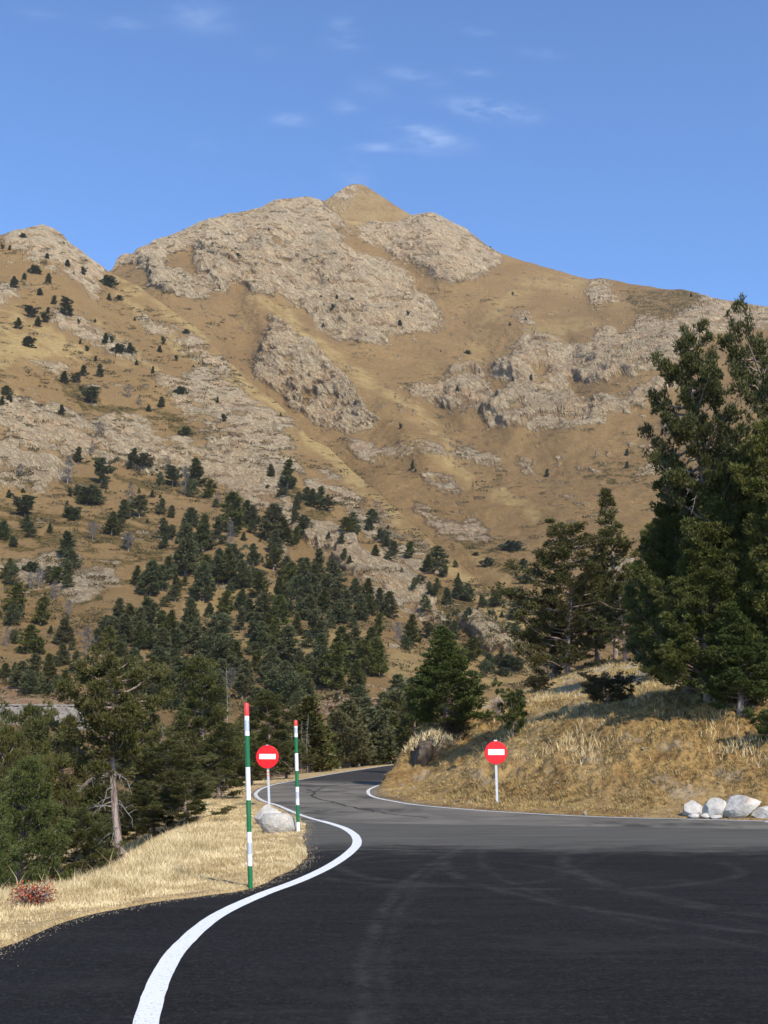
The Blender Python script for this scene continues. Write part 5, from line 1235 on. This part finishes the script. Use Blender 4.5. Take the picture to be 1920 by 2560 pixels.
for r in recs:
    X, zk, key, p, Hm, W, k, lab = r
    dead = k == 'd'
    if id(r) in mass:
        P_ = PROTO[key]
        for n_, me_ in P_['parts']:
            if n_ != 'crown': continue
            V = np.empty(len(me_.vertices) * 3, np.float32); me_.vertices.foreach_get('co', V); V = V.reshape(-1, 3)
            q = np.empty(len(me_.polygons) * 3, np.int32); me_.loops.foreach_get('vertex_index', q)
            tt_ = np.empty(len(V), np.float32); me_.attributes['tint'].data.foreach_get('value', tt_)
            V = V * [W / P_['R'], W / P_['R'], Hm / P_['H']] + [p[0], p[1], p[2] - .1]
            MV.append(V); MF.append(q.reshape(-1, 3) + base_); MT.append(tt_); base_ += len(V)
        continue
    tree(key, (p[0], p[1], p[2] - .1), Hm, W, rt.uniform(0, 6.28), lab, 'dead tree' if dead else 'pine tree', 'dead trees on the hillside' if dead else 'pines scattered over the hillside and mountain', 'dead_tree' if dead else 'pine_tree')
# young pines between the larger ones
ry = np.random.default_rng(77); big = [r for r in live if r[3][1] < 520 and math.hypot(r[3][0], r[3][1]) > 100]
for r in [big[i] for i in ry.integers(0, len(big), 330)]:
    Xp, Yp = project(r[3]); q_ = on_layer(LB, float(Xp) + ry.normal(0, 26), float(Yp) + ry.normal(0, 16))
    if q_ is None: continue
    Hm = ry.gamma(3, .75) + .5; W = Hm * ry.uniform(.3, .6); P_ = PROTO[('f0', 'f1', 'f2', 'f3')[ry.integers(4)]]; me_ = P_['parts'][1][1]
    V = np.empty(len(me_.vertices) * 3, np.float32); me_.vertices.foreach_get('co', V); V = V.reshape(-1, 9)
    sel = ry.random(len(V)) < .35; V = V[sel].reshape(-1, 3)
    tt_ = np.empty(len(me_.vertices), np.float32); me_.attributes['tint'].data.foreach_get('value', tt_); tt_ = tt_.reshape(-1, 3)[sel].ravel()
    V = V * [W / P_['R'], W / P_['R'], Hm / P_['H']] + [q_[0], q_[1], q_[2] - .1]
    MV.append(V); MF.append(np.arange(len(V)).reshape(-1, 3) + base_); MT.append(tt_); base_ += len(V)
if MV:
    o = obj('distant_pines', mesh('distant_pines', np.concatenate(MV), np.concatenate(MF), False, {'tint': np.concatenate(MT)}, [M['far']]))
    props(o, 'the smallest far off pines and saplings dotted over the slopes between larger pines', 'pines', None, 'stuff')
dup = defaultdict(int)
for o_ in bpy.data.objects:
    if 'label' in o_ and o_.parent is None: dup[o_['label']] += 1
print('DUPLABELS', [k_ for k_, v_ in dup.items() if v_ > 1])
print('far trees', len(recs), 'zones', len(cnt), 'max', max(len(v) for v in cnt.values()))

# low juniper mats and dwarf scrub over the slopes: far too many to count
def scrub_mats(layer, n, seed, cond, name, label):
    r = np.random.default_rng(seed); nr = layer.P.shape[0]
    i = r.integers(3, nr - 3, n * 12); j = r.integers(0, len(layer.xs), n * 12)
    Q = layer.P[i, j]; X, Y = layer.X[i, j], layer.Y[i, j]
    c = fbm(Q / 40 + 12, 3) + .6 * fbm(Q / 9 + 3, 2)
    ok = cond(X, Y, c); Q = Q[ok][:n]; X = X[ok][:n]
    m = len(Q); D = np.hypot(Q[:, 0], Q[:, 1]); w = np.clip(r.gamma(2, .38, m), .2, 2.2) * (.45 + D / 1000)
    nb = 26
    a = r.uniform(0, 6.28, (m, nb)); rr_ = np.sqrt(r.random((m, nb)))
    off = np.stack([np.cos(a) * rr_ * 1.9, np.sin(a) * rr_, (1 - rr_ ** 2) * .45 * r.random((m, nb))], -1) * w[:, None, None]
    i2 = np.clip(np.arange(m), 0, m)
    P0 = (Q[:, None] + off).reshape(-1, 3)
    # follow the slope roughly: lift by the slope of the sheet
    gy = np.repeat(np.full(m, .45), nb) * off.reshape(-1, 3)[:, 1]; P0[:, 2] += gy
    ww = np.repeat(w, nb) * .34
    d1 = norm(r.normal(size=(m * nb, 3))); d2 = norm(np.cross(d1, r.normal(size=(m * nb, 3))))
    V = np.stack([P0 - d1 * ww[:, None], P0 + d1 * ww[:, None] * .8, P0 + d2 * ww[:, None] * .9 + [0, 0, .1]], 1).reshape(-1, 3)
    me = mesh(name, V, np.arange(len(V)).reshape(-1, 3), False, {'tint': np.repeat(r.random(m * nb), 3)}, [M['scrub']])
    props(obj(name, me), label, 'scrub', None, 'stuff')
scrub_mats(LB, 4200, 41, lambda X, Y, c: (X > -50) & (X < 1400) & (c > .02) & (Y > 1120) & (Y < 1790), 'juniper_scrub', 'low dark juniper mats dotted over the brown lower hillside')
scrub_mats(LB, 3000, 43, lambda X, Y, c: (X > -50) & (X < 1400) & (c > .05) & (Y <= 1120), 'juniper_scrub', 'low dark juniper mats on the upper diagonal spur and crags')
scrub_mats(LA, 1800, 42, lambda X, Y, c: (X > 300) & (X < 1950) & (c > .18), 'juniper_scrub', 'small dark shrubs dotted over the far mountain face')

# ------------------------------------------------------------------ stone wall of the other road
wp = []
for X in range(-270, 330, 20):
    p = on_layer(LB, X, 1779)
    wp.append(p)
wp = np.array(wp); wp[:, 2] = np.interp(np.arange(len(wp)), [0, len(wp) - 1], [wp[:3, 2].mean(), wp[-3:, 2].mean()]); 
Dm = np.hypot(wp[:, 0], wp[:, 1]); Dw = np.full(len(wp), Dm.min() - 1)
wl = np.array([unproj(X, 1779, Dw[0]) for X in range(-270, 330, 20)])
root = empty('stone_wall', tuple(wl[len(wl) // 2])); props(root, 'long grey stone retaining wall of the other road behind the left pines', 'wall')
o3 = wl[len(wl) // 2]
L = smooth_line((wl - o3)[:, :2], 12); hgt = .4 * Dw[0] / F * 17
def wallstrip(L, z0, z1, thick, rows, mat, name, amp):
    t = np.gradient(L, axis=0); t /= np.linalg.norm(t, axis=1)[:, None]; nn = np.stack([t[:, 1], -t[:, 0]], 1)
    prof = [(-thick / 2, z1)] if False else []
    ring = [(thick / 2, z) for z in np.linspace(z0, z1, rows)] + [(-thick / 2, z1), (-thick / 2, z0)]
    V = np.stack([np.c_[L + nn * a, np.full(len(L), z)] for a, z in ring], 0)
    V[:rows, :, :2] += (nn[None] * (fbm(V[:rows] * 1.6, 3) * amp)[..., None])
    return mesh(name, V.reshape(-1, 3), gridfaces(len(ring), len(L)), True, None, [mat])
obj('wall_face', wallstrip(L, -2.5, hgt * .80, 1.2, 10, M['wall'], 'wall_face', .5), root)
obj('coping', wallstrip(L, hgt * .803, hgt, 1.5, 2, M['wall'], 'coping', .05), root)

# ------------------------------------------------------------------ light and sky
SUN_AZ, SUN_EL = math.radians(152), math.radians(40)      # clockwise from +Y
sd = Vector((math.sin(SUN_AZ) * math.cos(SUN_EL), math.cos(SUN_AZ) * math.cos(SUN_EL), math.sin(SUN_EL)))
sun = bpy.data.lights.new('sun', 'SUN'); sun.energy = 4.0; sun.angle = math.radians(.53); sun.color = (1, .92, .785)
so = bpy.data.objects.new('sun', sun); so.rotation_euler = sd.to_track_quat('Z', 'Y').to_euler(); COL.objects.link(so)
w = bpy.data.worlds.new('World'); SC.world = w; w.use_nodes = True
nt = w.node_tree; nt.nodes.clear()
wo = nt.nodes.new('ShaderNodeOutputWorld'); bg = nt.nodes.new('ShaderNodeBackground'); nt.links.new(bg.outputs[0], wo.inputs[0])
sky = nt.nodes.new('ShaderNodeTexSky'); sky.sky_type = 'NISHITA'; sky.sun_disc = False
sky.sun_elevation = SUN_EL; sky.sun_rotation = SUN_AZ; sky.altitude = 1200; sky.air_density = 1.0; sky.dust_density = 1.1; sky.ozone_density = 2.0
bg.inputs['Strength'].default_value = .14
def nd(t, **k):
    x = nt.nodes.new(t)
    for a, b in k.items(): setattr(x, a, b)
    return x
tc = nd('ShaderNodeTexCoord'); gen = tc.outputs['Generated']
def mth(op, a, b=None):
    n = nd('ShaderNodeMath', operation=op)
    for i, v in ((0, a), (1, b)):
        if v is None: continue
        if hasattr(v, 'links'): nt.links.new(v, n.inputs[i])
        else: n.inputs[i].default_value = v
    return n.outputs[0]
sx = nd('ShaderNodeSeparateXYZ'); nt.links.new(gen, sx.inputs[0])
hx = mth('DIVIDE', sx.outputs[0], sx.outputs[1]); hz = mth('DIVIDE', sx.outputs[2], sx.outputs[1])
mp = nd('ShaderNodeMapping'); nt.links.new(gen, mp.inputs['Vector']); mp.inputs['Scale'].default_value = (26, 26, 85); mp.inputs['Rotation'].default_value = (0, .22, 0)
no = nd('ShaderNodeTexNoise'); no.inputs['Scale'].default_value = 1.0; no.inputs['Detail'].default_value = 7; no.inputs['Roughness'].default_value = .62; no.inputs['Distortion'].default_value = .4
nt.links.new(mp.outputs[0], no.inputs['Vector'])
nz = no.outputs[0]
tot = None
# thin wisps: x, y on the photo, half width, half height, slope, strength
for X, Y, a, b, sl, am in ((1225, 275, 95, 22, .13, 1.0), (1065, 340, 90, 24, .22, .8), (1015, 188, 60, 18, .15, .5), (1085, 200, 40, 18, .1, .3), (1185, 182, 55, 14, .12, .35), (500, 42, 95, 38, .15, .42), (305, 62, 60, 22, .1, .45), (865, 68, 40, 26, .3, .4), (870, 108, 60, 22, .1, .3),
                           (720, 297, 48, 16, .05, .45), (940, 368, 60, 12, .05, .38), (1345, 133, 60, 14, .1, .35), (1195, 77, 50, 12, .1, .28), (935, 220, 55, 26, .1, .28), (860, 265, 40, 18, .1, .3), (1070, 382, 50, 10, .1, .25), (890, 430, 50, 40, 0, .2), (520, 360, 50, 16, .1, .16), (100, 35, 60, 14, .1, .2), (665, 130, 40, 14, .1, .2)):
    d = ray(X, Y); cx, cz = d[0] / d[1], d[2] / d[1]
    k = .4 / F
    u = mth('SUBTRACT', hx, float(cx)); v = mth('SUBTRACT', hz, float(cz))
    v = mth('ADD', v, mth('MULTIPLY', u, sl))
    u = mth('DIVIDE', u, a * k); v = mth('DIVIDE', v, b * k * 1.15)
    r2 = mth('ADD', mth('MULTIPLY', u, u), mth('MULTIPLY', v, v))
    if Y < 240 and am < .75: am *= .6
    e = mth('MULTIPLY', mth('EXPONENT', mth('MULTIPLY', r2, -1.1)), am)
    tot = e if tot is None else mth('ADD', tot, e)
rp = nd('ShaderNodeMapRange', interpolation_type='SMOOTHSTEP'); nt.links.new(nz, rp.inputs[0]); rp.inputs[1].default_value = .30; rp.inputs[2].default_value = .74
cm = mth('MULTIPLY', tot, rp.outputs[0]); front = mth('GREATER_THAN', sx.outputs[1], .05); cm = mth('MULTIPLY', mth('MULTIPLY', cm, front), .36)
mx = nd('ShaderNodeMix', data_type='RGBA'); nt.links.new(cm, mx.inputs[0])
gm = nd('ShaderNodeMix', data_type='RGBA', blend_type='MULTIPLY'); gm.inputs[0].default_value = 1; nt.links.new(sky.outputs[0], gm.inputs[6]); gm.inputs[7].default_value = (.75, .98, 1.25, 1)
nt.links.new(gm.outputs[2], mx.inputs[6]); mx.inputs[7].default_value = (7.4, 7.9, 8.6, 1)
nt.links.new(mx.outputs[2], bg.inputs[0])
SC.view_settings.view_transform = 'Standard'; SC.view_settings.look = 'None'; SC.view_settings.exposure = .48; SC.view_settings.gamma = 1
SC.cycles.max_bounces = 6; SC.cycles.diffuse_bounces = 3; SC.cycles.transparent_max_bounces = 4; SC.cycles.use_denoising = True

HZ = 0.00005
if HZ > 0:
    hz_ = MB(); hz_.box(np.array([0, 1000., 520]), np.array([2200., 1450., 560]))
    hm = bpy.data.materials.new('haze'); hm.use_nodes = True; ht = hm.node_tree; ht.nodes.clear()
    ho = ht.nodes.new('ShaderNodeOutputMaterial'); hv = ht.nodes.new('ShaderNodeVolumePrincipled')
    hv.inputs['Color'].default_value = (.72, .82, 1, 1); hv.inputs['Density'].default_value = HZ; hv.inputs['Anisotropy'].default_value = .1
    ht.links.new(hv.outputs[0], ho.inputs['Volume'])
    props(obj('haze', hz_.build('haze', [hm])), kind='stuff')
